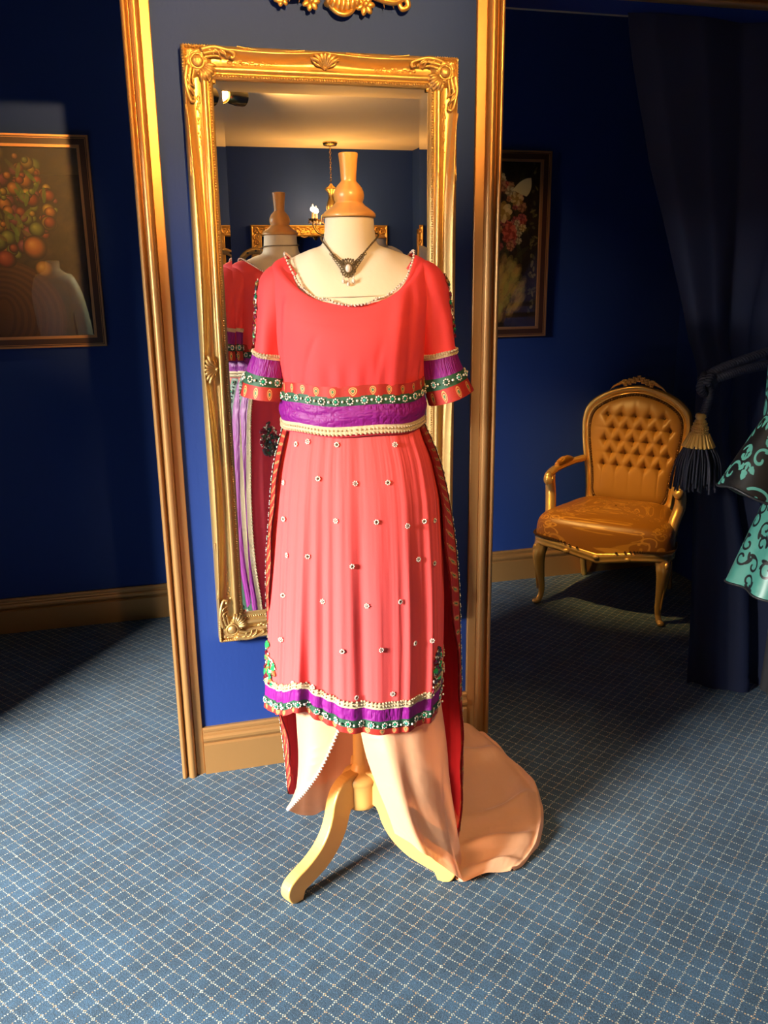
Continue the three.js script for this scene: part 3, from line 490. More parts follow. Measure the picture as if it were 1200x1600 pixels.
// front skirt: gathered panel from the belt to the jewelled hem
const HEMV = [[-0.26, 0.50], [-0.235, 0.458], [-0.212, 0.442], [-0.165, 0.457], [-0.127, 0.480], [-0.108, 0.470], [-0.08, 0.458], [-0.044, 0.446], [0.0, 0.437], [0.054, 0.429], [0.11, 0.425], [0.15, 0.428], [0.181, 0.437], [0.2, 0.452], [0.23, 0.5]];
const SKV = [1.095, 1.02, 0.94, 0.76, 0.6, 0.48, 0.4], SKL = [0.146, 0.163, 0.176, 0.192, 0.204, 0.214, 0.221], SKR = [0.150, 0.174, 0.189, 0.198, 0.199, 0.195, 0.19], SKF = [0.112, 0.125, 0.138, 0.152, 0.160, 0.166, 0.17];
const pleat = (() => { const r = rng(42), W = Array.from({ length: 9 }, (_, i) => [9 + i * 5.2 + r() * 3, r() * 6.28, 1 / (1 + i * 0.35)]); return (th) => { let s = 0; for (const [f, p, a] of W) s += a * Math.sin(f * th + p); return s / 2.4; }; })();
const skirtAngle = 104 * D;
const skirtF = (a, b) => {
  const th = (a - 0.5) * 2 * skirtAngle, side = Math.sin(th), at = (arr, v) => table(SKV.map((x, i) => [1.1 - x, arr[i]]), 1.1 - v);
  const uh = side * (side < 0 ? 0.218 : 0.192), hem = table(HEMV, uh) + 0.05 * smooth(78 * D, 104 * D, Math.abs(th)), v = lerp(1.098, hem, b);
  const A = at(side < 0 ? SKL : SKR, v), F = at(SKF, v), c = Math.cos(th);
  let k = 1 + (0.012 + 0.036 * smooth(0, 0.7, b)) * pleat(th) + 0.022 * b * Math.sin(th * 7.3 + 0.8) * (0.55 + 0.45 * Math.cos(th)) ;
  k += (0.05 * smooth(-0.9, -0.60, th) * (th < -0.60 ? 1 : Math.exp(-(th + 0.60) / 0.012)) - 0.05 * Math.exp(-(((th + 0.54) / 0.06) ** 2))) * smooth(0.55, 1, b);
  return V(A * pw(side, 0.92) * (1 + (k - 1) * 0.5), v, (c > 0 ? F : 0.1) * pw(c, 0.85) * k);
};
const skirt = part('skirt', grid(skirtF, 260, 60, { su: 1, sv: 0.9 }), M.chiffon, dress);
braid(skirtF, 0.02, 0.98, 0.888, 0.910, 96, skirt, 'hem_braid', false);
part('hem_purple_band', grid(sub(lifted(skirtF, 0.0018), 0, 1, 0.908, 0.955), 220, 6, { su: 1, sv: 0.1 }), M.purple, skirt);
part('hem_bead_band', grid(sub(lifted(skirtF, 0.0024), 0, 1, 0.952, 0.979), 220, 3), M.green, skirt);
part('hem_paisley_band', grid(sub(lifted(skirtF, 0.002), 0, 1, 0.977, 1.0), 220, 3), paisley(24), skirt);
flowersAlong(skirtF, 0.02, 0.98, 0.952, 0.979, 0.0275, skirt, 0.0045);
function onSkirt(u, v) {                                             // the skirt's parameters at a place seen from the front
  let lo = 0.06, hi = 0.94, b = 0.5;
  for (let k = 0; k < 3; k++) { lo = 0.1; hi = 0.9; for (let i = 0; i < 26; i++) { const m = (lo + hi) / 2; skirtF(m, b).x < u ? lo = m : hi = m; } const top = skirtF(lo, 0).y, bot = skirtF(lo, 1).y; b = clamp((top - v) / (top - bot), 0, 1); }
  return [lo, b];
}
const SEQ = [[-0.119, 1.066], [-0.094, 1.074], [-0.034, 1.07], [0.085, 1.066], [-0.075, 1.0], [0.001, 0.991], [0.069, 0.99], [-0.149, 0.981], [-0.152, 0.905], [-0.039, 0.914], [0.044, 0.91], [0.109, 0.896], [-0.102, 0.834], [-0.146, 0.829], [-0.009, 0.818], [0.133, 0.817], [0.169, 0.799], [-0.072, 0.736], [-0.16, 0.735], [0.022, 0.729], [0.092, 0.732], [-0.169, 0.632], [-0.033, 0.631], [0.05, 0.629], [0.124, 0.63], [0.164, 0.627], [-0.142, 0.544], [-0.098, 0.54], [-0.006, 0.523], [0.074, 0.522], [0.147, 0.898], [0.17, 0.893]];
SEQ.forEach(([u, v], i) => { const q = onSkirt(u, v), { n, du } = normalOf(skirtF, ...q), m = part('sequin_flower', sequins[i % 2], M.gems, skirt); place(m, skirtF(...q).addScaledVector(n, 0.002), du, n); });
{ const [a0, b0] = onSkirt(-0.205, 0.60), [a1] = onSkirt(-0.186, 0.6); motif(skirtF, a0 - 0.02, a1 + 0.012, 0.755, 0.9, 120, 6, [RUBY, AMBER, EMERALD, LIME], skirt, 'gem_motif', (x, y) => Math.abs(x - 0.5 + 0.2 * Math.sin(9 * y)) < 0.42 * (0.3 + y), 1.25); }
{ const [a0] = onSkirt(0.162, 0.55), [a1] = onSkirt(0.19, 0.55); motif(skirtF, a0, Math.max(a1, a0 + 0.045), 0.75, 0.9, 170, 7, [SMOKE, RUBY, LIME, SMOKE, AMBER], skirt, 'gem_motif', (x, y) => Math.abs(x - 0.5) < 0.5 * Math.sqrt(y), 1.1); }

// back train of darker chiffon, its jewelled border turning forward at both sides
const TR = [
  vs([[-0.138, 1.094, 0.055], [-0.158, 1.02, 0.062], [-0.172, 0.93, 0.066], [-0.186, 0.8, 0.062], [-0.194, 0.65, 0.045], [-0.192, 0.5, 0.01], [-0.180, 0.36, -0.02], [-0.166, 0.235, -0.03]]),
  vs([[-0.148, 1.094, -0.005], [-0.174, 1.0, -0.005], [-0.19, 0.88, -0.01], [-0.204, 0.74, -0.02], [-0.208, 0.58, -0.045], [-0.2, 0.42, -0.08], [-0.19, 0.25, -0.11], [-0.185, 0.1, -0.12]]),
  vs([[-0.118, 1.094, -0.068], [-0.142, 1.0, -0.085], [-0.158, 0.87, -0.11], [-0.172, 0.72, -0.135], [-0.178, 0.55, -0.16], [-0.17, 0.38, -0.185], [-0.16, 0.2, -0.2], [-0.15, 0.06, -0.21]]),
  vs([[-0.05, 1.094, -0.095], [-0.06, 1.0, -0.125], [-0.07, 0.87, -0.16], [-0.075, 0.72, -0.19], [-0.07, 0.55, -0.215], [-0.06, 0.38, -0.24], [-0.05, 0.2, -0.26], [-0.04, 0.035, -0.28]]),
  vs([[0.05, 1.094, -0.095], [0.065, 1.0, -0.125], [0.08, 0.87, -0.16], [0.09, 0.72, -0.19], [0.1, 0.55, -0.215], [0.115, 0.38, -0.235], [0.13, 0.2, -0.25], [0.145, 0.035, -0.27]]),
  vs([[0.12, 1.094, -0.068], [0.152, 1.0, -0.085], [0.178, 0.87, -0.11], [0.2, 0.72, -0.13], [0.215, 0.55, -0.15], [0.222, 0.38, -0.16], [0.228, 0.2, -0.165], [0.23, 0.03, -0.17]]),
  vs([[0.150, 1.094, -0.005], [0.188, 1.0, -0.008], [0.216, 0.87, -0.018], [0.234, 0.72, -0.035], [0.243, 0.55, -0.06], [0.249, 0.38, -0.065], [0.252, 0.2, -0.05], [0.242, 0.03, -0.02]]),
  vs([[0.142, 1.094, 0.055], [0.170, 1.02, 0.058], [0.190, 0.92, 0.055], [0.206, 0.76, 0.045], [0.232, 0.56, 0.005], [0.246, 0.38, -0.01], [0.249, 0.2, 0.01], [0.226, 0.025, 0.06]]),
];
const trainBase = loft(TR);
const trainF = (a, b) => { const s = 1 - a, p = trainBase(s, b), { n } = normalOf((x, y) => trainBase(1 - x, y), a, b); return p.addScaledVector(n, (0.002 + 0.011 * b) * pleat(s * 2.6 + 4) * Math.sin(PI * clamp(s, 0.06, 0.94)) + 0.004 * b * Math.sin(b * 40 + s * 3) * (s < 0.05 || s > 0.95 ? 1 : 0)); };
const train = part('chiffon_train', grid(trainF, 200, 60, { su: 1, sv: 0.9 }), M.trainChiffon, dress, 'darker coral chiffon back train');
for (const right of [0, 1]) {
  const at = (x0, x1) => right ? [x0, x1] : [1 - x1, 1 - x0];
  const strip = (x0, x1, k, mat, name, uv) => { const [a0, a1] = at(x0, x1); return part(name, grid(sub(lifted(trainF, k), a0, a1, 0.0, 1), 16, 110, uv), mat, train); };
  const pz = strip(0.0, 0.130, 0.002, (() => { const m = paisley(1, 34); m.map.rotation = PI / 2; m.map.repeat.set(34, 1); return m; })(), 'paisley_border', {});
  strip(0.0, 0.05, -0.002, pz.material, 'paisley_facing', {});
  strip(0.128, 0.2, 0.0034, M.green, 'bead_border', {});
  strip(0.196, 0.252, 0.0042, M.purple, 'purple_border', { su: 0.1, sv: 1 });
  { const [a0, a1] = at(0.25, 0.272), L = [grid(sub(lifted(trainF, 0.0044), a0, a1, 0, 1), 6, 110)]; for (let i = 0; i < 110; i++) { const p = lifted(trainF, 0.005)(right ? a1 : a0, (i + 0.5) / 110); L.push(ball(0.003, p.x, p.y, p.z)); } part('braid_border', merge(L), M.braid, train); }
  const [a0, a1] = at(0.14, 0.19); flowersAlong(trainF, a0, a1, 0.0, 1, 0.0285, train, 0.0055, 'b');
}
motif(trainF, 0.60, 0.68, 0.18, 0.29, 220, 17, [SMOKE, DARKG, SMOKE, RUBY], train, 'gem_motif', (x, y) => (x - 0.5) ** 2 + (y - 0.5) ** 2 < 0.22, 1.2);
motif(trainF, 0.32, 0.40, 0.18, 0.29, 220, 18, [SMOKE, DARKG, SMOKE, RUBY], train, 'gem_motif', (x, y) => (x - 0.5) ** 2 + (y - 0.5) ** 2 < 0.22, 1.2);
{ const r = rng(91); for (let i = 0; i < 18; i++) { const a = 0.25 + 0.5 * r(), b = 0.1 + 0.75 * r(), { n, du } = normalOf(trainF, a, b), m = part('sequin_flower', sequins[i % 2], M.gems, train); place(m, trainF(a, b).addScaledVector(n, 0.002), du, n); } }

// peach satin underskirt, open in front like a tulip
const US = [
  vs([[-0.02, 0.56, 0.10], [-0.031, 0.46, 0.105], [-0.049, 0.41, 0.115], [-0.088, 0.328, 0.13], [-0.13, 0.265, 0.13], [-0.170, 0.216, 0.12]]),
  vs([[-0.09, 0.56, 0.09], [-0.105, 0.46, 0.10], [-0.115, 0.39, 0.105], [-0.13, 0.315, 0.11], [-0.15, 0.255, 0.10], [-0.172, 0.205, 0.095]]),
  vs([[-0.14, 0.56, 0.03], [-0.148, 0.46, 0.03], [-0.146, 0.38, 0.03], [-0.144, 0.29, 0.03], [-0.152, 0.2, 0.02], [-0.168, 0.14, 0.02]]),
  vs([[-0.12, 0.56, -0.06], [-0.125, 0.45, -0.065], [-0.125, 0.35, -0.07], [-0.125, 0.25, -0.07], [-0.125, 0.16, -0.07], [-0.125, 0.075, -0.06]]),
  vs([[-0.03, 0.56, -0.11], [-0.03, 0.45, -0.12], [-0.025, 0.35, -0.13], [-0.02, 0.25, -0.14], [-0.02, 0.15, -0.14], [-0.03, 0.05, -0.13]]),
  vs([[0.09, 0.56, -0.1], [0.1, 0.45, -0.11], [0.11, 0.35, -0.12], [0.12, 0.24, -0.13], [0.13, 0.13, -0.14], [0.14, 0.02, -0.15]]),
  vs([[0.17, 0.56, -0.02], [0.185, 0.45, -0.02], [0.195, 0.34, -0.02], [0.205, 0.23, -0.015], [0.22, 0.12, -0.01], [0.235, 0.012, -0.01]]),
  vs([[0.16, 0.56, 0.03], [0.178, 0.43, 0.055], [0.194, 0.32, 0.088], [0.200, 0.215, 0.105], [0.216, 0.11, 0.118], [0.237, 0.010, 0.126]]),
  vs([[0.11, 0.56, 0.085], [0.122, 0.445, 0.108], [0.128, 0.36, 0.140], [0.138, 0.26, 0.162], [0.155, 0.175, 0.172], [0.186, 0.095, 0.176]]),
  vs([[0.05, 0.56, 0.105], [0.055, 0.454, 0.13], [0.064, 0.38, 0.160], [0.084, 0.29, 0.182], [0.105, 0.215, 0.192], [0.126, 0.155, 0.195]]),
  vs([[-0.005, 0.56, 0.11], [-0.002, 0.455, 0.12], [0.012, 0.365, 0.13], [0.036, 0.29, 0.145], [0.058, 0.232, 0.156], [0.076, 0.176, 0.165]]),
];
const usBase = loft(US);
const usF = (a, b) => { const p = usBase(a, b), { n } = normalOf(usBase, a, b), e = Math.sin(PI * clamp(a, 0.02, 0.98)); return p.addScaledVector(n, ((0.006 + 0.008 * smooth(0.6, 0.8, a)) * Math.sin(a * 46 + b * 2) + 0.004 * Math.sin(a * 83 + 1)) * b * e); };
{
  const u = part('satin_underskirt', grid(usF, 180, 44, { su: 1, sv: 0.6 }), M.satin, dress, 'peach satin tulip underskirt');
  const rope = (a) => { const L = []; for (let i = 0; i < 46; i++) { const p = usF(a, 0.15 + 0.85 * i / 45); const g = new THREE.SphereGeometry(0.003, 7, 6); g.scale(0.8, 1.5, 0.8); g.rotateZ(0.7); g.translate(p.x, p.y, p.z); L.push(g); } return merge(L); };
  part('edge_cord', rope(0.0), M.whiteCloth, u, 'pale twisted cord along the underskirt edge');
}
// satin train spread on the carpet: from the gown's back to the scalloped outer edge
{
  const toLocal = (x, y, z) => { const dx = x - FX, dz = z - FZ, c = Math.cos(TURN), s = Math.sin(TURN); return [dx * c - dz * s, y, dx * s + dz * c]; };
  const W = (l) => vs(l.map((p) => toLocal(...p)));
  const curves = [
    W([[0.60, 0.16, -2.16], [0.66, 0.14, -2.06], [0.67, 0.11, -1.94], [0.665, 0.07, -1.84], [0.645, 0.03, -1.76], [0.612, 0.006, -1.68]]),
    W([[0.72, 0.07, -2.24], [0.75, 0.065, -2.11], [0.76, 0.05, -1.97], [0.745, 0.042, -1.85], [0.705, 0.03, -1.755], [0.632, 0.006, -1.668]]),
    W([[0.82, 0.075, -2.26], [0.83, 0.045, -2.14], [0.84, 0.03, -1.99], [0.82, 0.028, -1.86], [0.77, 0.034, -1.74], [0.69, 0.014, -1.669]]),
    W([[0.875, 0.06, -2.262], [0.90, 0.045, -2.15], [0.915, 0.03, -2.01], [0.885, 0.03, -1.865], [0.82, 0.025, -1.733], [0.735, 0.012, -1.667]]),
    W([[0.905, 0.012, -2.265], [0.940, 0.012, -2.15], [0.958, 0.010, -1.995], [0.925, 0.010, -1.86], [0.852, 0.010, -1.735], [0.756, 0.006, -1.664]]),
  ];
  const base = loft(curves);
  const f = (a, b) => { const p = base(a, b); const e = Math.sin(PI * clamp(a, 0, 1)); const rg = (c, w, h) => h * Math.exp(-(((b - c) / w) ** 2)); p.y += e * (rg(0.16 + 0.10 * a, 0.035, 0.022) - rg(0.4 - 0.1 * a, 0.12, 0.012) + rg(0.66 - 0.16 * a, 0.045, 0.024) + rg(0.80 - 0.05 * a, 0.03, 0.016) + rg(0.93 - 0.02 * a, 0.025, 0.012) + 0.003 * Math.sin(a * 13 + b * 21)) + 0.016 * Math.exp(-(((a - 0.93) / 0.045) ** 2)) * (0.7 + 0.5 * Math.sin(b * 19)) + 0.004 * (a > 0.8 ? Math.sin(b * 46) * (a - 0.8) * 5 : 0); p.y = Math.max(p.y, 0.004); return p; };
  part('satin_train', grid(f, 70, 110, { su: 0.6, sv: 0.9 }), M.satin, dress, 'peach satin train spread over the carpet');
}

// ---------------------------------------------------------------- necklace on the form's neck
{
  const t = thing('necklace', 'bronze filigree necklace with an oval pearl and three pearl drops at the form\'s throat', 'necklace', [FX, 0, FZ], TURN);
  const front = (u, v) => 0.058 + clamp((1.44 - v) / 0.09, -0.3, 1) * 0.05 - u * u * 4;
  const P = [[-0.034, 1.446], [-0.047, 1.463]].map(([u, v]) => [u, v, front(u, v) + 0.002]), Q = [[0.026, 1.447], [0.045, 1.468]].map(([u, v]) => [u, v, front(u, v) + 0.002]);
  const loop = [P[0], P[1], [-0.058, 1.478, 0.02], [-0.0555, 1.486, -0.01], [-0.036, 1.488, -0.043], [0, 1.488, -0.056], [0.036, 1.489, -0.043], [0.0555, 1.489, -0.01], [0.0575, 1.482, 0.022], Q[1], Q[0]];
  const L = [], cs = vs(loop); for (let i = 0; i < 120; i++) { const p = cr(cs, i / 119), q = cr(cs, Math.min(1, i / 119 + 0.01)); const g = new THREE.TorusGeometry(0.0017, 0.0007, 5, 9); const m = new THREE.Object3D(); m.position.copy(p); m.lookAt(q); m.rotateY(PI / 2); m.rotateX(i % 2 ? 0 : PI / 2); m.updateMatrix(); g.applyMatrix4(m.matrix); L.push(g); }
  part('chain', merge(L), M.bronze, t);
  const zc = front(0, 1.42) + 0.007, C = [-0.004, 1.420];
  const F = []; const R = rng(44);
  for (let i = 0; i < 16; i++) { const a = i / 16 * 2 * PI; const g = new THREE.TorusGeometry(0.0032, 0.001, 5, 10); g.translate(C[0] + 0.0118 * Math.cos(a), C[1] + 0.0145 * Math.sin(a), zc); F.push(g); F.push(ball(0.0012, C[0] + 0.0155 * Math.cos(a), C[1] + 0.0185 * Math.sin(a), zc)); }
  { const g = new THREE.TorusGeometry(0.0088, 0.0013, 6, 24); g.scale(0.85, 1.1, 1); g.translate(C[0], C[1], zc + 0.001); F.push(g); }
  for (const s of [-1, 1]) for (let k = 0; k < 9; k++) for (let j = 0; j < 3; j++) { const q = k / 8, x = C[0] + s * (0.010 + 0.024 * q), y = C[1] + 0.008 + 0.020 * q - (1 - q) * j * 0.0065 + 0.003 * (j === 1 ? 1 : 0); if (q > 0.75 && j) continue; const g = new THREE.TorusGeometry(0.0026, 0.0009, 5, 9); g.rotateZ(R() * 3); g.translate(x, y, front(x, y) + 0.006); F.push(g); }
  for (let i = -2; i <= 2; i++) F.push(ball(0.0022, C[0] + i * 0.005, C[1] + 0.018 - Math.abs(i) * 0.001, zc));
  part('filigree', merge(F), M.bronze, t);
  part('cabochon', ball2(0.0068, C[0], C[1], zc + 0.001, 0.85, 1.15, 0.6, 20, 14), M.pearl, t);
  for (const [u, v] of [[-0.010, 1.398], [0, 1.393], [0.0105, 1.399]]) {
    const d = part('pearl_drop', merge([ball2(0.0034, C[0] + u, v - 0.003, front(C[0] + u, v) + 0.006, 1, 1.25, 1), ball2(0.0018, C[0] + u, v + 0.004, front(C[0] + u, v) + 0.006)]), M.pearl, t);
  }
}

// ---------------------------------------------------------------- pictures on the back wall
function pictureTex(kind) {
  return canvasTex(512, 640, (c, w, h) => {
    const r = rng(kind === 'fruit' ? 303 : 404);
    const bg = c.createLinearGradient(0, 0, 0, h); c.fillStyle = '#1c140c'; c.fillRect(0, 0, w, h);
    for (let i = 0; i < 2600; i++) { const v = r(); c.fillStyle = `rgba(${40 + 50 * v},${28 + 34 * v},${14 + 16 * v},0.10)`; c.beginPath(); c.ellipse(r() * w, r() * h, 6 + r() * 34, 3 + r() * 12, r() * 3, 0, 7); c.fill(); }
    const blob = (x, y, a, b, t, col, hi) => { const g = c.createRadialGradient(x - a * 0.3, y - b * 0.35, 1, x, y, Math.max(a, b)); g.addColorStop(0, hi); g.addColorStop(0.6, col); g.addColorStop(1, '#150d06'); c.fillStyle = g; c.beginPath(); c.ellipse(x, y, a, b, t, 0, 7); c.fill(); };
    if (kind === 'fruit') {                                          // a heap of fruit spilling over a cask
      for (let i = 0; i < 16; i++) { c.fillStyle = i % 2 ? '#4a2c14' : '#3c2210'; c.beginPath(); c.ellipse(210, 570, 210 - i * 12, 200 - i * 9, 0.1, 0, 7); c.fill(); }
      const cols = [['#5c2014', '#8e4830'], ['#6a521c', '#a4863c'], ['#4a5222', '#7c7e40'], ['#70401a', '#a8743c'], ['#50202a', '#7c404c']];
      for (let i = 0; i < 190; i++) { const a = r() * 6.28, d = Math.sqrt(r()), x = 258 + 165 * d * Math.cos(a), y = 190 + 170 * d * Math.sin(a), [q, hi] = cols[Math.floor(r() * 5)], s = 9 + r() * 17; blob(x, y, s, s * (0.75 + 0.4 * r()), r() * 3, q, hi); }
      for (let i = 0; i < 26; i++) { c.fillStyle = `rgba(${60 + 40 * r()},${70 + 40 * r()},30,0.7)`; c.save(); c.translate(120 + r() * 270, 50 + r() * 300); c.rotate(r() * 6); c.beginPath(); c.ellipse(0, 0, 26, 7, 0, 0, 7); c.fill(); c.restore(); }
      blob(338, 332, 40, 42, 0, '#7e461c', '#b07c40'); blob(240, 370, 34, 28, 0.4, '#6c2616', '#985038'); blob(362, 404, 34, 26, 0.3, '#7a5420', '#a88648');
    } else {                                                         // a tall nosegay over pale drapery
      const cols = [['#8f2f22', '#cf6650'], ['#a3813a', '#e3cd90'], ['#8b7a54', '#d0c49a'], ['#7a4a30', '#c0885c'], ['#6b2a2e', '#b05a55']];
      for (let i = 0; i < 30; i++) { c.fillStyle = `rgba(70,72,36,0.5)`; c.save(); c.translate(200 + r() * 250, 50 + r() * 300); c.rotate(r() * 6); c.beginPath(); c.ellipse(0, 0, 40, 9, 0, 0, 7); c.fill(); c.restore(); }
      const rose = (x, y, s, [q, hi]) => { for (let k = 0; k < 9; k++) { const a = k / 9 * 6.28; c.fillStyle = k % 2 ? q : hi; c.globalAlpha = 0.8; c.beginPath(); c.ellipse(x + Math.cos(a) * s * 0.55, y + Math.sin(a) * s * 0.55, s * 0.5, s * 0.34, a, 0, 7); c.fill(); } c.globalAlpha = 1; c.fillStyle = q; c.beginPath(); c.arc(x, y, s * 0.3, 0, 7); c.fill(); };
      for (let i = 0; i < 120; i++) { const a = r() * 6.28, d = Math.sqrt(r()); rose(300 + 140 * d * Math.cos(a), 200 + 165 * d * Math.sin(a), 8 + r() * 18, cols[Math.floor(r() * 5)]); }
      rose(352, 190, 40, cols[1]); rose(412, 140, 28, cols[1]); rose(384, 262, 30, cols[0]); rose(440, 250, 16, cols[1]); rose(424, 300, 14, cols[2]);
      c.fillStyle = '#e6d69c'; c.beginPath(); c.moveTo(392, 108); c.quadraticCurveTo(430, 60, 470, 62); c.quadraticCurveTo(480, 110, 452, 132); c.quadraticCurveTo(430, 124, 392, 108); c.fill();
      for (let i = 0; i < 500; i++) { const x = 200 + r() * 250, y = 360 + r() * 240; if ((x - 320) ** 2 / 140 ** 2 + (y - 480) ** 2 / 130 ** 2 > 1) continue; c.fillStyle = `rgba(${150 + 50 * r()},${126 + 40 * r()},${60 + 20 * r()},0.25)`; c.beginPath(); c.ellipse(x, y, 12, 22, (x - 320) / 200, 0, 7); c.fill(); }
      for (let i = 0; i < 46; i++) { c.fillStyle = i % 3 ? '#57502e' : '#7c7040'; c.beginPath(); c.ellipse(488 + 12 * (r() - 0.5) * 2, r() * 640, 5 + r() * 9, 3 + r() * 3, r() * 3, 0, 7); c.fill(); }
    }
  });
}
function picture(label, x, w, y0, y1, tex, glassName) {
  const h = y1 - y0, t = thing('framed_picture', label, 'picture', [x, y0, ZB + 0.002]);
  const ring = (o, i, z0, z1) => merge([mid(-w / 2 + o, w / 2 - o, o, i, z0, z1), mid(-w / 2 + o, w / 2 - o, h - i, h - o, z0, z1), mid(-w / 2 + o, -w / 2 + i, i, h - i, z0, z1), mid(w / 2 - i, w / 2 - o, i, h - i, z0, z1)]);
  const fr = part('frame', merge([ring(0.004, 0.034, 0, 0.024), ring(0, 0.004, 0, 0.018)]), M.darkWood, t, 'dark brown frame with thin gilt lines');
  part('gilt_line', merge([ring(0.002, 0.0085, 0, 0.030), ring(0.0115, 0.0135, 0, 0.0265)]), M.giltLine, fr);
  part('slip', ring(0.034, 0.044, 0, 0.021), M.giltLine, t);
  part('canvas', mid(-w / 2 + 0.04, w / 2 - 0.04, 0.04, h - 0.04, 0.0, 0.010), std({ map: tex, roughness: 0.5 }), t);
  part('glass', mid(-w / 2 + 0.042, w / 2 - 0.042, 0.042, h - 0.042, 0.014, 0.0165), M.glass, t);
  return t;
}
picture('dark framed still life of heaped fruit behind glass, left of the mirror', -0.149 - 0.31, 0.62, 1.140, 1.895, pictureTex('fruit'));
picture('dark framed flower painting behind glass, half hidden by the right door surround', 1.684 - 0.31, 0.62, 1.125, 1.88, pictureTex('flower'));

// ---------------------------------------------------------------- gilt armchair with tufted bronze damask
{
  const damask = canvasTex(512, 512, (c, w, h) => {
    const r = rng(61); c.fillStyle = '#8a5818'; c.fillRect(0, 0, w, h); c.lineCap = 'round';
    for (let i = 0; i < 130; i++) { const x = r() * w, y = r() * h, s = 14 + r() * 20, a = r() * 6.28; for (const dx of [-w, 0, w]) for (const dy of [-h, 0, h]) { if (Math.abs(x + dx - 256) > 330 || Math.abs(y + dy - 256) > 330) continue; c.strokeStyle = i % 2 ? '#bf8a38' : '#ad7a2c'; c.lineWidth = 4 + (i % 3) * 2; c.beginPath(); for (let k = 0; k <= 20; k++) { const q = a + k * 0.28, d = s * (1 - k / 26); c.lineTo(x + dx + Math.cos(q) * d, y + dy + Math.sin(q) * d); } c.stroke(); } }
  });
  const plainFab = phys({ color: lin(0.36, 0.175, 0.035), roughness: 0.4, sheen: 0.5, sheenRoughness: 0.35, sheenColor: lin(0.9, 0.6, 0.25), bumpMap: rep(fineBump, 6, 2), bumpScale: 0.0006 });
  const fab = (u, v) => phys({ map: rep(damask, u, v), roughness: 0.38, sheen: 0.5, sheenRoughness: 0.35, sheenColor: lin(0.9, 0.6, 0.25), bumpMap: rep(fineBump, u * 4, v * 4), bumpScale: 0.0004 });
  const t = thing('armchair', 'gilded carved armchair with button-tufted bronze damask back and seat', 'chair', [1.905, 0, -3.26], -45 * D);
  const fw = 0.302, bw = 0.21, dF = 0.255, dB = -0.185, SY = 0.30;   // half widths, front and back
  // seat plan: a = angle round
  const plan = (th, k = 1) => { const s = Math.sin(th), c = Math.cos(th), z = pw(c, 0.32), x = pw(s, 0.32); const zz = lerp(dB, dF, (z + 1) / 2); const hw = lerp(bw, fw, (z + 1) / 2); const bow = c > 0 ? 0.018 * Math.cos(x * PI * 0.5) : 0; return [x * hw * k, (zz - 0.02) * k + 0.02 + bow * k]; };
  const apron = (th) => { const c = Math.cos(th), s = pw(Math.sin(th), 0.32); return c > 0 ? -0.036 * Math.exp(-((s / 0.40) ** 2)) * smooth(0.2, 0.7, c) : 0; };
  const rail = part('seat_rail', merge([grid((a, b) => { const th = a * 2 * PI, q = b * 6, P = [[1.0, 0.012], [1.018, 0.012], [1.03, 0.004], [1.022, -0.008], [1.03, -0.016], [1.016, -0.024], [0.96, -0.024]]; const i = Math.min(5, Math.floor(q)), f = q - i, k = lerp(P[i][0], P[i + 1][0], f), y = lerp(P[i][1], P[i + 1][1], f), [x, z] = plan(th, k); return V(x, SY + y + apron(th) * (b > 0.15 ? 1 : 0.85), z); }, 110, 18, { closed: true, su: 3, sv: 0.3 }),
    ...[-1, 0, 1].map((i) => { const [x, z] = plan(i * 0.06, 1.04); return ball2(0.011, x, SY - 0.03 + (i ? 0.006 : 0), z, 1.2, 0.9, 0.6); })]), M.chairGilt, t);
  part('seat', merge([grid((a, b) => { const th = a * 2 * PI, k = b; const [x, z] = plan(th, 0.02 + 0.99 * Math.sin(PI / 2 * k) * (1 + 0.015 * Math.sin(PI * k))); const y = SY + 0.008 + apron(th) * smooth(0.85, 1, k) + 0.118 * Math.pow(Math.cos(PI / 2 * Math.pow(k, 2.6)), 0.5) - 0.02 * k * k; return V(x, y, z); }, 100, 30, { closed: true, su: 2, sv: 1 })]), fab(1, 1), t);
  { const L = []; for (let i = 0; i < 130; i++) { const th = -PI * 0.62 + i / 129 * PI * 1.24, [x, z] = plan(th, 1.035); L.push(ball(0.006, x, SY + 0.02 + apron(th) * 0.9, z, 1, 1, 1, 0)); } part('nail_row', merge(L), M.nail, t).userData.kind = 'stuff'; }
  // cabriole legs
  for (const s of [-1, 1]) {
    const [x, z] = [s * (fw - 0.044), dF - 0.030], o = [s * 0.7, 0.7];
    const leg = part('leg', merge([tube([[x - o[0] * 0.012, SY - 0.008, z - o[1] * 0.012], [x + o[0] * 0.004, SY - 0.055, z + o[1] * 0.004], [x + o[0] * 0.005, SY - 0.10, z + o[1] * 0.005], [x - o[0] * 0.004, SY - 0.17, z - o[1] * 0.004], [x - o[0] * 0.012, 0.06, z - o[1] * 0.012], [x - o[0] * 0.002, 0.022, z - o[1] * 0.002], [x + o[0] * 0.012, 0.012, z + o[1] * 0.012]], (k) => table([[0, 0.03], [0.17, 0.031], [0.33, 0.026], [0.5, 0.019], [0.7, 0.013], [0.85, 0.013], [1, 0.013]], k), 44, 10),
      tube([[x + o[0] * 0.028, SY - 0.03, z + o[1] * 0.028], [x + o[0] * 0.030, SY - 0.075, z + o[1] * 0.030], [x + o[0] * 0.020, SY - 0.14, z + o[1] * 0.020], [x + o[0] * 0.008, 0.07, z + o[1] * 0.008]], (k) => 0.005 * (1 - 0.4 * k), 24, 6), ball2(0.014, x + o[0] * 0.014, 0.0125, z + o[1] * 0.014, 1.1, 0.85, 1.1), ball2(0.012, x + o[0] * 0.024, SY - 0.04, z + o[1] * 0.024, 1, 1.4, 1)]), M.chairGilt, t);
    const bx = s * (bw - 0.012), bz = dB + 0.008;
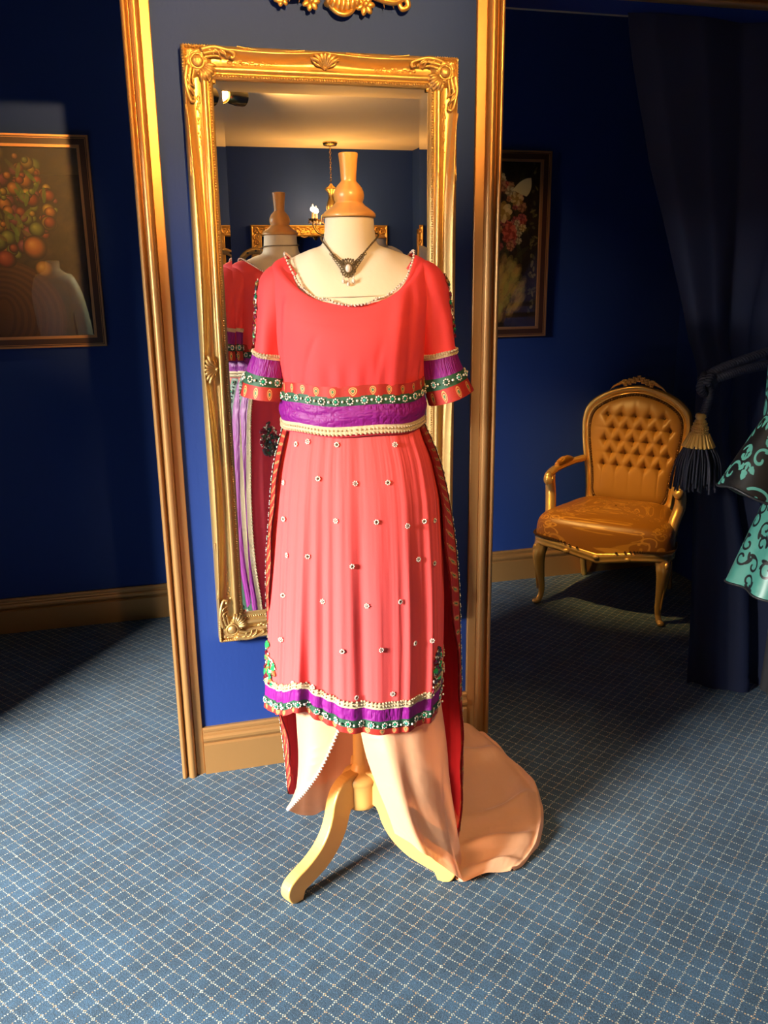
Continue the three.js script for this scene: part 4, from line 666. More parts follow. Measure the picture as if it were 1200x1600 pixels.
    part('leg', tube([[bx, SY + 0.02, bz], [bx, SY - 0.08, bz], [bx, 0.12, bz - 0.014], [bx, 0.0, bz - 0.055]], (k) => lerp(0.021, 0.014, k), 26, 8), M.chairGilt, t);
    // arms
    const arm = part('arm', merge([
      tube([[s * 0.215, 0.575, dB - 0.0], [s * 0.245, 0.572, dB + 0.09], [s * 0.272, 0.562, dB + 0.2], [s * 0.278, 0.550, dB + 0.275], [s * 0.276, 0.535, dB + 0.30], [s * 0.270, 0.523, dB + 0.294]], (k) => 0.019 + 0.005 * smooth(0.75, 0.95, k), 36, 8, { flat: 0.85 }),
      tube([[s * 0.273, 0.548, dB + 0.27], [s * 0.277, 0.51, dB + 0.262], [s * 0.274, 0.46, dB + 0.262], [s * 0.262, 0.40, dB + 0.29], [s * 0.258, 0.345, dB + 0.315], [s * 0.262, SY - 0.01, dB + 0.315]], (k) => 0.0195 + 0.005 * Math.sin(PI * k), 34, 8),
      ball2(0.019, s * 0.276, 0.545, dB + 0.292, 0.9, 1, 1)]), M.chairGilt, t);
    part('arm_pad', tube([[s * 0.243, 0.585, dB + 0.085], [s * 0.258, 0.588, dB + 0.14], [s * 0.271, 0.578, dB + 0.205]], (k) => 0.006 + 0.013 * Math.pow(Math.sin(PI * clamp(k, 0.05, 0.95)), 0.5), 20, 10), fab(0.3, 0.2), t);
  }
  // cartouche back
  const B = new THREE.Group(); B.name = numbered('chair_back'); t.add(B); B.position.set(0, SY, dB); B.rotation.x = -7 * D;
  const fit = (l) => l.map((p) => V(p.x * 1.07, 0.05 + (p.y - 0.122) * 1.03, p.z));
  const outl = fit(vs([[0, 0.655, 0], [0.075, 0.642, 0], [0.145, 0.612, 0], [0.196, 0.566, 0], [0.212, 0.51, 0], [0.209, 0.44, 0], [0.197, 0.36, 0], [0.183, 0.28, 0], [0.176, 0.22, 0], [0.172, 0.17, 0], [0.150, 0.138, 0], [0.085, 0.128, 0], [0, 0.122, 0], [-0.085, 0.128, 0], [-0.150, 0.138, 0], [-0.172, 0.17, 0], [-0.176, 0.22, 0], [-0.183, 0.28, 0], [-0.197, 0.36, 0], [-0.209, 0.44, 0], [-0.212, 0.51, 0], [-0.196, 0.566, 0], [-0.145, 0.612, 0], [-0.075, 0.642, 0]]));
  const cy = 0.345, O = (a, k = 1) => { const p = cr(outl, a, true); return V(p.x * k, cy + (p.y - cy) * k, 0); };
  part('back_frame', merge([
    grid((a, b) => { const P = [[0.90, -0.014], [0.90, 0.016], [0.925, 0.026], [0.955, 0.018], [0.975, 0.030], [1.03, 0.032], [1.06, 0.016], [1.065, -0.004], [1.04, -0.02], [0.90, -0.02]]; const q = b * 9, i = Math.min(8, Math.floor(q)), f = q - i; const p = O(a, lerp(P[i][0], P[i + 1][0], f)); p.z = lerp(P[i][1], P[i + 1][1], f); return p; }, 130, 27, { closed: true, su: 4, sv: 0.3 }),
    tube([[-0.17, 0.10, 0], [-0.185, 0.04, 0.0], [-0.192, -0.03, 0.004]], 0.017, 14, 8), tube([[0.17, 0.10, 0], [0.185, 0.04, 0], [0.192, -0.03, 0.004]], 0.017, 14, 8)]), M.chairGilt, B);
  { // crest of flowers
    const L = [], r = rng(15); for (let i = 0; i < 7; i++) { const a = (i - 3) * 0.02; for (let k = 0; k < 6; k++) { const q = k / 6 * 6.28; L.push(ball2(0.0062, a + 0.0085 * Math.cos(q), 0.672 - Math.abs(i - 3) * 0.006 + 0.0085 * Math.sin(q), 0.026, 1, 1, 0.8, 8, 6)); } L.push(ball2(0.005, a, 0.672 - Math.abs(i - 3) * 0.006, 0.033, 1, 1, 1, 8, 6)); }
    for (const s of [-1, 1]) for (let i = 0; i < 4; i++) L.push(tube([[s * (0.05 + i * 0.012), 0.662 - i * 0.004, 0.022], [s * (0.07 + i * 0.014), 0.664 - i * 0.008, 0.028], [s * (0.086 + i * 0.015), 0.65 - i * 0.009, 0.022]], (k) => 0.006 * (1.1 - k), 10, 6));
    { const g = merge(L); g.translate(0, -0.66, 0); g.scale(0.95, 1.15, 1.1); g.translate(0, 0.628, 0.004); part('crest', g, M.chairGilt, B); }
  }
  const buttons = []; for (let row = 0; row < 5; row++) for (let i = 0; i < 5; i++) buttons.push([(i - 2) * 0.062 + (row % 2 ? 0.031 : 0) * (row % 2 ? 1 : 0) - (row % 2 ? 0.0 : 0), 0.475 - row * 0.055]);
  const pad = (x, y, k) => { let z = 0.046 * Math.pow(Math.max(0, 1 - Math.pow(k, 5)), 0.6); let d = 0; for (const [bx, by] of buttons) { const q = Math.abs(x - bx) * 1.05 + Math.abs(y - by) * 0.8; d = Math.max(d, Math.exp(-((q / 0.0145) ** 1.4))); } let crease = 0;
    for (let row = 0; row < 5; row++) { const by = 0.475 - row * 0.055; if (row % 2) crease = Math.max(crease, Math.exp(-(((y - by) / 0.004) ** 2)) * 0.35 * smooth(0.09, 0.16, Math.abs(x))); }
    for (const [bx, by] of buttons) if (by < 0.26 || by > 0.47) crease = Math.max(crease, 0.3 * Math.exp(-(((x - bx) / 0.004) ** 2)) * (by > 0.47 ? smooth(by, by + 0.03, y) : smooth(by, by - 0.03, y)));
    return z - 0.034 * d - 0.008 * crease * (1 - Math.pow(k, 6)); };
  part('tufted_pad', grid((a, b) => { const p = O(1 - a, 0.905 * (0.01 + 0.99 * b)); p.z = 0.006 + pad(p.x, p.y, b); return p; }, 220, 90, { closed: true, su: 2, sv: 0.5 }), plainFab, B);
  const bg = new THREE.SphereGeometry(0.0065, 10, 8); bg.scale(1, 1, 0.6);
  for (const [x, y] of buttons) { const b = part('button', bg, M.nail, B); b.position.set(x, y, 0.0185); }
  { const L = []; for (let i = 0; i < 150; i++) { const p = O(i / 150, 0.888); L.push(ball(0.0058, p.x, p.y, 0.021, 1, 1, 1, 1)); } part('nail_row', merge(L), M.nail, B).userData.kind = 'stuff'; }
  part('back_panel', grid((a, b) => { const p = O(a, 0.98 * (0.01 + 0.99 * b)); p.z = -0.018; return p; }, 60, 2, { closed: true }), fab(1, 1), B);
}

// ---------------------------------------------------------------- velvet curtain in the right opening, its cord and tassel
{
  const t = thing('velvet_curtain', 'midnight blue velvet curtain caught back by a tasselled cord in the right opening', 'curtain', [0, 0, 0]);
  const zc = -2.405;
  // left edge and right edge down the drop, x by height
  const left = (y) => y > 1.08 ? table([[1.08, 1.66], [1.2, 1.615], [1.45, 1.535], [1.71, 1.44], [2.09, 1.345]], y) : table([[0, 1.735], [0.35, 1.725], [0.7, 1.695], [0.95, 1.665], [1.08, 1.66]], y);
  const right = (y) => y > 1.08 ? table([[1.08, 1.98], [1.2, 2.0], [1.5, 2.16], [1.8, 2.28], [2.09, 2.33]], y) : table([[0, 2.2], [0.5, 2.1], [0.9, 2.0], [1.08, 1.98]], y);
  const fold = (() => { const r = rng(19), W = Array.from({ length: 6 }, (_, i) => [4 + i * 3.1 + r() * 2, r() * 6.28, 1 / (1 + i * 0.4)]); return (s) => W.reduce((q, [f, p, a]) => q + a * Math.sin(f * s + p), 0) / 2.2; })();
  const f = (y0, y1) => (a, b) => { const y = lerp(y1, y0, b), x = lerp(left(y), right(y), a + 0.012 * Math.sin(a * 40)); const pinch = Math.exp(-(((y - 1.08) / 0.16) ** 2)); const z = zc + (-0.03 + 0.36 * Math.min(a, 0.38)) * smooth(1.08, 0.3, y) + (0.030 + 0.042 * smooth(1.1, 0.3, y)) * fold(a * 1.6 + 0.05 * y) * (1 - 0.5 * pinch) + 0.02 * pinch * Math.sin(a * PI); return V(x, y, z); };
  part('drape', grid(f(0.004, 2.088), 150, 110, { su: 1, sv: 2 }), M.velvet, t);
  part('hem', grid((a, b) => { const p = f(0.004, 2.088)(a, lerp(0.975, 1, b)); p.z += 0.004; return p; }, 150, 2), M.velvet, t);
}
function twisted(path, R, turns, strands = 3, seg = 160) {
  const L = [], pts = vs(path);
  for (let k = 0; k < strands; k++) {
    const q = []; let up = V(0, 1, 0);
    for (let i = 0; i <= seg; i++) { const u = i / seg, p = cr(pts, u), d = cr(pts, Math.min(1, u + 0.01)).sub(cr(pts, Math.max(0, u - 0.01))).normalize(); let n = V(0.3, 0.2, 1); n.addScaledVector(d, -n.dot(d)).normalize(); const m = d.clone().cross(n), a = u * turns * 2 * PI + k / strands * 2 * PI; q.push(p.addScaledVector(n, Math.cos(a) * R * 0.55).addScaledVector(m, Math.sin(a) * R * 0.55)); }
    L.push(tube(q, R * 0.56, seg, 7));
  }
  return merge(L);
}
{
  const t = thing('curtain_tieback', 'thick dark twisted cord tying the curtain, with a gold headed black tassel', 'tieback', [0, 0, 0]);
  part('cord', twisted([[1.588, 1.085, -2.285], [1.625, 1.118, -2.262], [1.70, 1.142, -2.26], [1.80, 1.165, -2.27], [1.95, 1.19, -2.30], [2.15, 1.21, -2.33], [2.35, 1.22, -2.33]], 0.0135, 20, 3, 240), M.cord, t);
  part('cord', twisted([[1.592, 1.08, -2.275], [1.64, 1.102, -2.25], [1.71, 1.118, -2.25], [1.80, 1.128, -2.262], [1.95, 1.14, -2.30], [2.15, 1.15, -2.33], [2.35, 1.16, -2.33]], 0.0135, 20, 3, 240), M.cord, t);
  part('knot', merge([twisted([[1.60, 1.10, -2.285], [1.577, 1.095, -2.255], [1.565, 1.07, -2.25], [1.585, 1.052, -2.26], [1.61, 1.06, -2.27], [1.615, 1.085, -2.262], [1.595, 1.1, -2.25], [1.575, 1.08, -2.24]], 0.013, 9, 3, 120)]), M.cord, t);
  part('tassel_cord', twisted([[1.596, 1.085, -2.262], [1.603, 1.05, -2.258], [1.594, 1.0, -2.26], [1.583, 0.955, -2.262]], 0.0125, 7, 3, 80), M.cord, t);
  const head = part('tassel_head', merge([lathe([[0, 0.078], [0.012, 0.078], [0.016, 0.074], [0.017, 0.066], [0.014, 0.061], [0.016, 0.058], [0.018, 0.052], [0.016, 0.047], [0.020, 0.044], [0.023, 0.036], [0.024, 0.026], [0.022, 0.022], [0.026, 0.018], [0.034, 0.002], [0.044, -0.020], [0.043, -0.024], [0, -0.018]], 36),
    ...[0.030, 0.036, 0.022, 0.047].map((y, i) => { const L = []; for (let k = 0; k < 22; k++) { const a = k / 22 * 2 * PI; const r = [0.0235, 0.0225, 0.023, 0.0185][i]; const g = new THREE.SphereGeometry(0.0034, 6, 5); g.scale(0.8, 0.8, 1); g.translate(r * Math.cos(a), y, r * Math.sin(a)); L.push(g); } return merge(L); }),
    ...Array.from({ length: 22 }, (_, k) => { const a = k / 22 * 2 * PI; return tube([[0.027 * Math.cos(a), 0.016, 0.027 * Math.sin(a)], [0.045 * Math.cos(a), -0.024, 0.045 * Math.sin(a)]], (q) => 0.003 + 0.0025 * q, 6, 6); })]), M.tasselGold, t, 'gold corded tassel head');
  head.position.set(1.583, 0.914, -2.262);
  const r = rng(71), L = [];
  for (let k = 0; k < 150; k++) { const a = r() * 2 * PI, q = Math.sqrt(r()), r0 = 0.040 * q, r1 = (0.056 + 0.026 * r()) * q, l = 0.105 + 0.035 * r(); const b = a + (r() - 0.5) * 0.25; L.push(tube([[r0 * Math.cos(a), 0, r0 * Math.sin(a)], [lerp(r0, r1, 0.75) * Math.cos(b), -l * 0.4, lerp(r0, r1, 0.75) * Math.sin(b)], [r1 * Math.cos(b), -l, r1 * Math.sin(b)]], 0.0036, 7, 5)); }
  const fr = part('tassel_fringe', merge(L), M.cord, t); fr.position.set(1.583, 0.896, -2.262); fr.userData.kind = 'stuff';
}

// ---------------------------------------------------------------- teal and black brocade gown at the right edge
{
  const tex = canvasTex(512, 512, (c, w, h) => {
    c.fillStyle = '#0c0b0b'; c.fillRect(0, 0, w, h); const r = rng(23); c.lineCap = 'round'; c.lineJoin = 'round';
    const leaf = (x, y, a, s) => { c.save(); c.translate(x, y); c.rotate(a); c.scale(s, s); c.fillStyle = '#478578'; c.beginPath(); c.moveTo(0, 0); for (const [p, q] of [[[14, -24], [4, -40]], [[30, -44], [18, -62]], [[26, -70], [2, -92]], [[-22, -72], [-16, -60]], [[-32, -44], [-6, -38]], [[-16, -22], [0, 0]]]) c.quadraticCurveTo(p[0], p[1], q[0], q[1]); c.fill(); c.restore(); };
    const put = (x, y, g) => { for (const dx of [-w, 0, w]) for (const dy of [-h, 0, h]) g(x + dx, y + dy); };
    for (let i = 0; i < 6; i++) { const X = 64 + (i % 3) * 171, Y = 70 + Math.floor(i / 3) * 256 + (i % 3) * 85;
      for (const s of [-1, 1]) put(X, Y, (x, y) => { c.strokeStyle = '#478578'; c.lineWidth = 15; c.beginPath(); for (let k = 0; k <= 26; k++) { const a = s * (0.5 + k * 0.21), d = 62 - k * 1.9; c.lineTo(x + s * 62 + Math.cos(a) * d * s, y + Math.sin(a) * d * s * 0.9); } c.stroke(); });
      put(X, Y - 30, (x, y) => { leaf(x, y, 0, 0.95); leaf(x, y, 0.9, 0.75); leaf(x, y, -0.9, 0.75); });
      put(X + 120, Y + 60, (x, y) => { leaf(x, y, 2.2 + i, 0.9); leaf(x, y, 1.3 + i, 0.6); leaf(x, y, 3.2 + i, 0.6); });
    }
  });
  const tex2 = canvasTex(512, 512, (c, w, h) => {                     // the same scrolls flocked in black on teal satin
    c.fillStyle = '#3a7469'; c.fillRect(0, 0, w, h); c.lineCap = 'round'; c.lineJoin = 'round'; const r = rng(29);
    for (let i = 0; i < 26; i++) { const X = (i % 5) * 103 + r() * 40, Y = Math.floor(i / 5) * 86 + r() * 40, a0 = r() * 6.28, s = i % 2 ? 1 : -1; for (const dx of [-w, 0, w]) for (const dy of [-h, 0, h]) { c.strokeStyle = c.fillStyle = '#0d0d0d'; c.lineWidth = 11; c.beginPath(); for (let k = 0; k <= 22; k++) { const a = a0 + s * k * 0.24, d = 40 * (1 - k / 30); c.lineTo(X + dx + Math.cos(a) * d, Y + dy + Math.sin(a) * d); } c.stroke(); c.beginPath(); c.ellipse(X + dx + 46 * Math.cos(a0), Y + dy + 46 * Math.sin(a0), 24, 10, a0 + 1, 0, 7); c.fill(); c.beginPath(); c.ellipse(X + dx + 40 * Math.cos(a0 + 0.6), Y + dy + 40 * Math.sin(a0 + 0.6), 20, 8, a0 + 2, 0, 7); c.fill(); } }
  });
  const bro = (u, v, q = tex) => phys({ map: rep(q, u, v), roughness: 0.42, sheen: 0.3, sheenRoughness: 0.4, sheenColor: lin(0.5, 0.8, 0.75), side: DS });
  const t = thing('brocade_gown', 'teal and black brocade jacket with a flared cuff, cut off by the right edge', 'garment', [1.822, 0.025, -1.97]);
  part('bodice', grid((a, b) => { const th = (a - 0.5) * 2 * PI, v = lerp(1.36, 0.86, b), A = table([[0.86, 0.145], [0.95, 0.13], [1.15, 0.17], [1.28, 0.175], [1.36, 0.07]], v); return V(A * Math.sin(th), v, A * 0.72 * Math.cos(th)); }, 48, 30, { closed: true }), bro(2, 1.5), t);
  const sl = part('sleeve', grid((a, b) => { const th = (a - 0.5) * 2 * PI, p = cr(vs([[-0.14, 1.29, 0.02], [-0.205, 1.20, 0.04], [-0.245, 1.09, 0.07], [-0.262, 0.99, 0.085]]), b), R = table([[0, 0.065], [0.3, 0.062], [0.7, 0.05], [1, 0.047]], b); return p.add(V(R * Math.sin(th), R * 0.4 * Math.sin(th), R * Math.cos(th))); }, 40, 26, { closed: true }), bro(1.2, 0.8, tex2), t);
  const cuffF = (a, b) => { const th = (a - 0.5) * 2 * PI, p = cr(vs([[-0.25, 1.03, 0.08], [-0.272, 0.92, 0.085], [-0.29, 0.795, 0.09]]), b), R = table([[0, 0.046], [0.4, 0.075], [1, 0.128]], b) * (1 + 0.03 * b * Math.sin(th * 5)); return p.add(V(R * Math.sin(th), 0.05 * b * -Math.sin(th) + 0.004 * b * Math.cos(th * 5), R * 0.8 * Math.cos(th))); };
  part('flared_cuff', grid(cuffF, 70, 24, { closed: true }), bro(2.6, 0.9), t);
  part('cuff_piping', tube(Array.from({ length: 41 }, (_, i) => cuffF(i / 40, 1)), 0.0035, 80, 6), M.black, t);
  const pf = (a, b) => { const th = (a - 0.5) * 2 * PI, v = lerp(0.88, 0.468, b) - 0.07 * b * Math.sin(th) - 0.02 * b, A = lerp(0.14, 0.268, Math.pow(b, 0.9)) * (1 + 0.05 * b * Math.sin(th * 9)); return V(A * Math.sin(th), v, A * 0.75 * Math.cos(th)); };
  part('peplum', grid(pf, 110, 26, { closed: true }), bro(4, 1.2, tex2), t);
  part('peplum_piping', tube(Array.from({ length: 81 }, (_, i) => pf(i / 80, 1)), 0.0035, 160, 6), M.black, t);
  part('underskirt', grid((a, b) => { const th = (a - 0.5) * 2 * PI, v = lerp(0.6, 0.16, b), A = lerp(0.12, 0.13, b) * (1 + 0.06 * Math.sin(th * 8)); return V(A * Math.sin(th), v, A * 0.8 * Math.cos(th)); }, 60, 12, { closed: true }), M.black, t);
  part('stand', merge([lathe([[0, -0.025], [0.072, -0.025], [0.076, -0.019], [0.072, -0.011], [0.03, -0.004], [0.016, 0.006], [0.016, 0.4], [0, 0.4]], 36)]), M.white, t, 'white round base and pole');
}

// ---------------------------------------------------------------- the front of the room, seen in the mirror
function glowing(color, k) { return std({ color: lin(0.05, 0.04, 0.03), emissive: lin(...color), emissiveIntensity: k, roughness: 0.5 }); }
{ // chandelier
  const t = thing('chandelier', 'brass candle chandelier with lit bulbs and glass drops hanging on a chain', 'chandelier', [1.55, 0, 2.80]);
  part('canopy', lathe([[0, CEIL], [0.06, CEIL], [0.06, CEIL - 0.008], [0.052, CEIL - 0.026], [0.012, CEIL - 0.032], [0, CEIL - 0.034]], 28), M.brass, t);
  { const L = []; for (let i = 0; i < 14; i++) { const g = new THREE.TorusGeometry(0.009, 0.0025, 6, 12); g.scale(0.7, 1.3, 1); if (i % 2) g.rotateY(PI / 2); g.translate(0, CEIL - 0.042 - i * 0.0195, 0); L.push(g); } part('chain', merge(L), M.brass, t); }
  part('stem', lathe([[0, 2.09], [0.01, 2.085], [0.02, 2.07], [0.05, 2.05], [0.052, 2.04], [0.03, 2.02], [0.022, 1.98], [0.035, 1.94], [0.045, 1.9], [0.03, 1.84], [0.02, 1.80], [0.04, 1.77], [0.055, 1.74], [0.03, 1.70], [0.012, 1.67], [0, 1.66]], 28), M.brass, t);
  const flame = lathe([[0, 0], [0.007, 0.002], [0.0125, 0.014], [0.013, 0.024], [0.009, 0.042], [0.004, 0.056], [0, 0.062]], 16), G = glowing([1, 0.66, 0.34], 3);
  for (let i = 0; i < 5; i++) {
    const a = (198 + i * 72) * D, c = Math.cos(a), s = Math.sin(a), R = 0.175;
    const arm = part('arm', merge([tube([[0.02 * c, 1.76, 0.02 * s], [0.07 * c, 1.70, 0.07 * s], [0.13 * c, 1.70, 0.13 * s], [R * c, 1.75, R * s], [R * c, 1.79, R * s]], 0.006, 26, 7), tube([[0.045 * c, 1.86, 0.045 * s], [0.09 * c, 1.84, 0.09 * s], [0.1 * c, 1.79, 0.1 * s], [0.08 * c, 1.77, 0.08 * s]], 0.004, 16, 6)]), M.brass, t);
    const dish = lathe([[0, 1.786], [0.018, 1.788], [0.036, 1.80], [0.040, 1.812], [0.036, 1.808], [0.014, 1.796], [0, 1.796]], 20); dish.translate(R * c, 0, R * s); part('drip_pan', dish, M.brass, arm);
    const cd = lathe([[0, 1.796], [0.011, 1.796], [0.011, 1.862], [0.004, 1.864], [0, 1.864]], 14); cd.translate(R * c, 0, R * s); part('candle_sleeve', cd, M.white, arm);
    const fl = part('bulb', flame, G, t); fl.position.set(R * c, 1.864, R * s); fl.castShadow = false;
    const l = new THREE.PointLight(new THREE.Color(1, 0.5, 0.14), 0.4, 0, 2); l.position.set(1.55 + R * c, 1.884, 2.80 + R * s); l.castShadow = true; l.shadow.radius = 1; scene.add(l);
    const L = []; for (let k = 0; k < 8; k++) { const q = k / 8 * 6.28; const g = new THREE.OctahedronGeometry(0.0075, 0); g.scale(0.7, 1.8, 0.7); g.translate(R * c + 0.036 * Math.cos(q), 1.785, R * s + 0.036 * Math.sin(q)); L.push(g); } part('glass_drops', merge(L), M.pearl, arm);
  }
}
// ceiling spotlights: a round plate with swivelling brass heads
function spotlight(P, label, heads) {
  const t = thing('ceiling_spotlight', label, 'spotlight', [P[0], CEIL, P[1]]);
  part('plate', lathe([[0, 0], [0.045, 0], [0.045, -0.012], [0.03, -0.02], [0, -0.022]], 28), M.brass, t);
  const headG = lathe([[0, 0.05], [0.012, 0.05], [0.02, 0.045], [0.03, 0.03], [0.034, 0.0], [0.034, -0.035], [0.031, -0.035], [0.029, 0.0], [0.02, 0.028], [0, 0.03]], 28);
  const bulbG = new THREE.SphereGeometry(0.024, 20, 14); bulbG.scale(1, 0.8, 1);
  const G = glowing([1, 0.7, 0.36], 9);
  for (const [dx, dz, tx, ty, tz, I, cone, tint = [1, 0.52, 0.17]] of heads) {
    const y = -0.095, from = V(P[0] + dx, CEIL + y, P[1] + dz), dir = V(tx, ty, tz).sub(from).normalize();
    const h = part('spot_head', headG, M.brass, t); h.position.set(dx, y, dz); h.quaternion.setFromUnitVectors(V(0, -1, 0), dir); h.scale.setScalar(1.35);
    const b = part('spot_bulb', bulbG, G, h); b.position.y = -0.026;
    part('swivel', tube([[dx * 0.5, -0.015, dz * 0.5], [dx * 0.8, -0.03, dz * 0.8], [dx - dir.x * 0.045, y - dir.y * 0.045, dz - dir.z * 0.045]], 0.005, 12, 7), M.brass, t);
    const l = new THREE.SpotLight(new THREE.Color(...tint), I, 0, cone * D, 0.8, 2); l.position.copy(from).addScaledVector(dir, 0.075); l.target.position.set(tx, ty, tz); l.castShadow = true; l.shadow.radius = 1.5; scene.add(l); scene.add(l.target);
  }
}
spotlight([0.515, 0.46], 'brass ceiling spotlight with two swivelling heads reflected in the mirror\'s top left', [[-0.035, -0.02, 0.36, 2.04, -2.33, 74, 16, [1, 0.5, 0.13]], [-0.06, 0.09, -0.70, 0.95, 0.72, 22, 17, [1, 0.8, 0.5]], [-0.085, 0.03, 0.46, 1.22, -1.84, 15, 12], [0.045, 0.0, 2.2, 2.36, 1.7, 11, 38]]);
spotlight([0.15, -2.80], 'brass ceiling spotlight behind the pier, aimed at the gilded armchair and both pictures', [[0.05, 0.0, 1.87, 0.46, -3.27, 27, 13, [1, 0.57, 0.15]], [0.0, -0.05, 1.5, 1.5, -3.58, 3.0, 11, [1, 0.6, 0.25]], [-0.05, 0.0, -0.42, 1.5, -3.58, 1.1, 18, [1, 0.6, 0.25]]]);
spotlight([0.85, -0.75], 'brass ceiling spotlight aimed at the peach train, above the frame', [[0.0, 0.0, 0.85, 0, -2.0, 8, 14, [1, 0.6, 0.28]]]);
{ // large gilt mirror on the rear wall
  const w = 1.2, h = 0.85, t = thing('rear_mirror', 'wide ornate gilt framed mirror on the far wall, seen reflected behind the chandelier', 'mirror', [1.52, 0.93, ZR - 0.002], PI);
  const P = [[0, 0], [0, 0.03], [0.008, 0.034], [0.016, 0.028], [0.03, 0.022], [0.06, 0.03], [0.074, 0.026], [0.08, 0.03], [0.09, 0.026], [0.092, 0.012]];
  const side = (L) => grid((a, b) => { const [d, z] = P[Math.round(b * 9)]; return V(lerp(-L / 2 + d, L / 2 - d, a), -d, z); }, 4, 9);
  const A = side(w), B = side(h);
  const carve = (L, s) => { const G = [], r = rng(s), n = Math.floor(L / 0.045); for (let i = 0; i < n; i++) { const x = -L / 2 + 0.05 + i * (L - 0.1) / (n - 1), k = i % 2 ? 1 : -1; G.push(tube([[x - 0.02, -0.045, 0.024], [x - 0.008, -0.045 + k * 0.02, 0.034], [x + 0.012, -0.045 + k * 0.022, 0.034], [x + 0.018, -0.045 + k * 0.008, 0.032], [x + 0.008, -0.045, 0.034]], 0.0055, 14, 6)); G.push(ball2(0.008, x, -0.045 - k * 0.014, 0.03, 1.3, 0.8, 0.7, 8, 6)); } return merge(G); };
  for (const [g, c, x, y, a] of [[A, carve(w, 1), 0, h, 0], [A, carve(w, 2), 0, 0, PI], [B, carve(h, 3), -w / 2, h / 2, PI / 2], [B, carve(h, 4), w / 2, h / 2, -PI / 2]]) { const r = part('frame_rail', g, M.giltBright, t); r.position.set(x, y, 0); r.rotation.z = a; part('carving', c, M.giltBright, r); }
  part('mirror_glass', mid(-w / 2 + 0.09, w / 2 - 0.09, 0.09, h - 0.09, 0, 0.01), M.mirror, t);
}
{ // second form in white
  const t = thing('white_gown', 'white bodice on a calico form, its shoulder reflected right of the neck cap', 'garment', [1.53, 0.05, 1.22], PI - 0.3);
  const rings = [ringAt(0.3, 0.28, 0.3, 0.05, 0.05, 0.05), ringAt(0.2, 0.18, 0.2, 0.6, 0.6, 0.6), ringAt(0.125, 0.1, 0.09, 0.98, 0.98, 0.98), ringAt(0.155, 0.13, 0.1, 1.25, 1.25, 1.25), ringAt(0.185, 0.12, 0.1, 1.36, 1.40, 1.37), ringAt(0.19, 0.09, 0.08, 1.41, 1.46, 1.43), ringAt(0.12, 0.07, 0.07, 1.45, 1.50, 1.47), ringAt(0.06, 0.055, 0.055, 1.5, 1.515, 1.51), ringAt(0.054, 0.052, 0.052, 1.56, 1.56, 1.56)];
  const f = ringsToSurface(rings, 0, 1);
  part('gown', grid(lifted(sub(f, 0, 1, 0.13, 1), (a, b) => 0.004 + 0.012 * b * Math.sin(a * 60)), 120, 60, { closed: true }), M.whiteCloth, t);
  part('torso', grid(sub(lifted(f, -0.002), 0, 1, 0, 0.4), 60, 30, { closed: true }), M.calico, t);
  part('neck_cap', lathe([[0, 1.556], [0.056, 1.556], [0.056, 1.562], [0.04, 1.574], [0.025, 1.58], [0, 1.582]], 30), M.wood, t);
}
{ // gilt ring-backed chair
  const t = thing('ring_back_chair', 'small gilt chair with a pierced ring back, reflected left of the form\'s shoulder', 'chair', [0.79, 0, 1.62], PI);
  const ring = new THREE.TorusGeometry(0.115, 0.022, 10, 48); ring.scale(1, 1, 0.55); ring.translate(0, 1.43, -0.2);
  const b = part('backrest', merge([ring, tube([[-0.09, 1.36, -0.2], [-0.14, 1.1, -0.2], [-0.17, 0.45, -0.2]], 0.016, 24, 8), tube([[0.09, 1.36, -0.2], [0.14, 1.1, -0.2], [0.17, 0.45, -0.2]], 0.016, 24, 8), tube([[-0.15, 0.8, -0.2], [0, 0.83, -0.2], [0.15, 0.8, -0.2]], 0.014, 16, 8)]), M.chairGilt, t);
  const hole = new THREE.CylinderGeometry(0.008, 0.008, 0.028, 10); hole.rotateX(PI / 2);
  for (let i = 0; i < 12; i++) { const a = i / 12 * 6.28; const m = part('inset', hole, M.black, b); m.position.set(0.115 * Math.cos(a), 1.43 + 0.115 * Math.sin(a), -0.2); }
  part('seat', new RoundedBoxGeometry(0.42, 0.06, 0.42, 3, 0.025).translate(0, 0.45, 0), M.whiteCloth, t);
  for (const [x, z] of [[-1, -1], [1, -1], [-1, 1], [1, 1]]) part('leg', tube([[x * 0.18, 0.43, z * 0.18], [x * 0.19, 0.2, z * 0.19], [x * 0.2, 0, z * 0.2]], (k) => 0.019 - 0.007 * k, 16, 8), M.chairGilt, t);
}
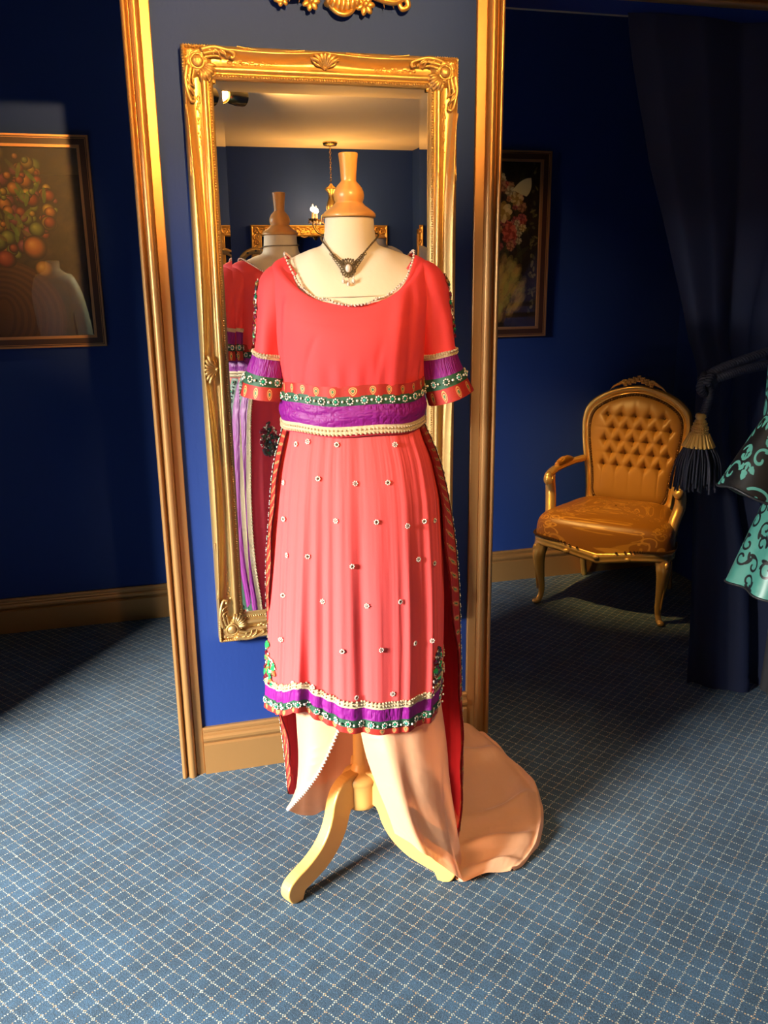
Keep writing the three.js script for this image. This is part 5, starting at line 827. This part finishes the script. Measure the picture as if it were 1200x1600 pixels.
// pictures seen edge-on along the right wall
for (const [z, y0, y1, w, label] of [[2.62, 1.84, 2.27, 0.5, 'narrow gilt frame high on the right wall, reflected edge-on'], [2.66, 1.15, 1.74, 0.6, 'lower gilt frame on the right wall, reflected edge-on']]) {
  const h = y1 - y0, t = thing('side_picture', label, 'picture', [XR - 0.002, y0, z], -PI / 2);
  part('frame', merge([mid(-w / 2, w / 2, 0, 0.04, 0, 0.03, 0.006), mid(-w / 2, w / 2, h - 0.04, h, 0, 0.03, 0.006), mid(-w / 2, -w / 2 + 0.04, 0, h, 0, 0.03, 0.006), mid(w / 2 - 0.04, w / 2, 0, h, 0, 0.03, 0.006)]), M.giltBright, t);
  part('canvas', mid(-w / 2 + 0.03, w / 2 - 0.03, 0.03, h - 0.03, 0, 0.012), std({ color: lin(0.12, 0.08, 0.05), roughness: 0.6 }), t);
}
{ // pale gown near the window, a ghost in the left picture's glass
  const t = thing('pale_green_gown', 'pale green silk gown by the window, faintly reflected in the fruit picture\'s glass', 'garment', [-0.70, 0, 0.72], 0.6);
  const rings = [ringAt(0.28, 0.26, 0.3, 0.03, 0.03, 0.03), ringAt(0.2, 0.17, 0.19, 0.5, 0.5, 0.5), ringAt(0.12, 0.1, 0.09, 0.98, 0.98, 0.98), ringAt(0.15, 0.13, 0.1, 1.2, 1.2, 1.2), ringAt(0.17, 0.11, 0.1, 1.3, 1.36, 1.31), ringAt(0.16, 0.1, 0.09, 1.34, 1.4, 1.36)];
  const f = ringsToSurface(rings, 0, 1);
  part('gown', grid(lifted(f, (a, b) => 0.014 * smooth(0.35, 1, b) * Math.sin(a * 70)), 130, 60, { closed: true }), M.paleSilk, t);
  part('torso', grid(ringsToSurface([ringAt(0.15, 0.1, 0.09, 1.33, 1.39, 1.35), ringAt(0.06, 0.055, 0.055, 1.42, 1.44, 1.43), ringAt(0.052, 0.05, 0.05, 1.5, 1.5, 1.5), ringAt(0.005, 0.005, 0.005, 1.505, 1.505, 1.505)], 0, 1), 40, 20, { closed: true }), M.calico, t);
  for (const s of [-1, 1]) part('sleeve', tube([[s * 0.14, 1.36, 0], [s * 0.19, 1.22, 0.02], [s * 0.2, 1.02, 0.06], [s * 0.19, 0.85, 0.1]], (k) => 0.05 + 0.012 * k, 24, 12), M.paleSilk, t);
}

scene.traverse((o) => { if (o.isMesh) { o.receiveShadow = true; o.castShadow = o.castShadow !== false; } });
renderer.render(scene, camera);
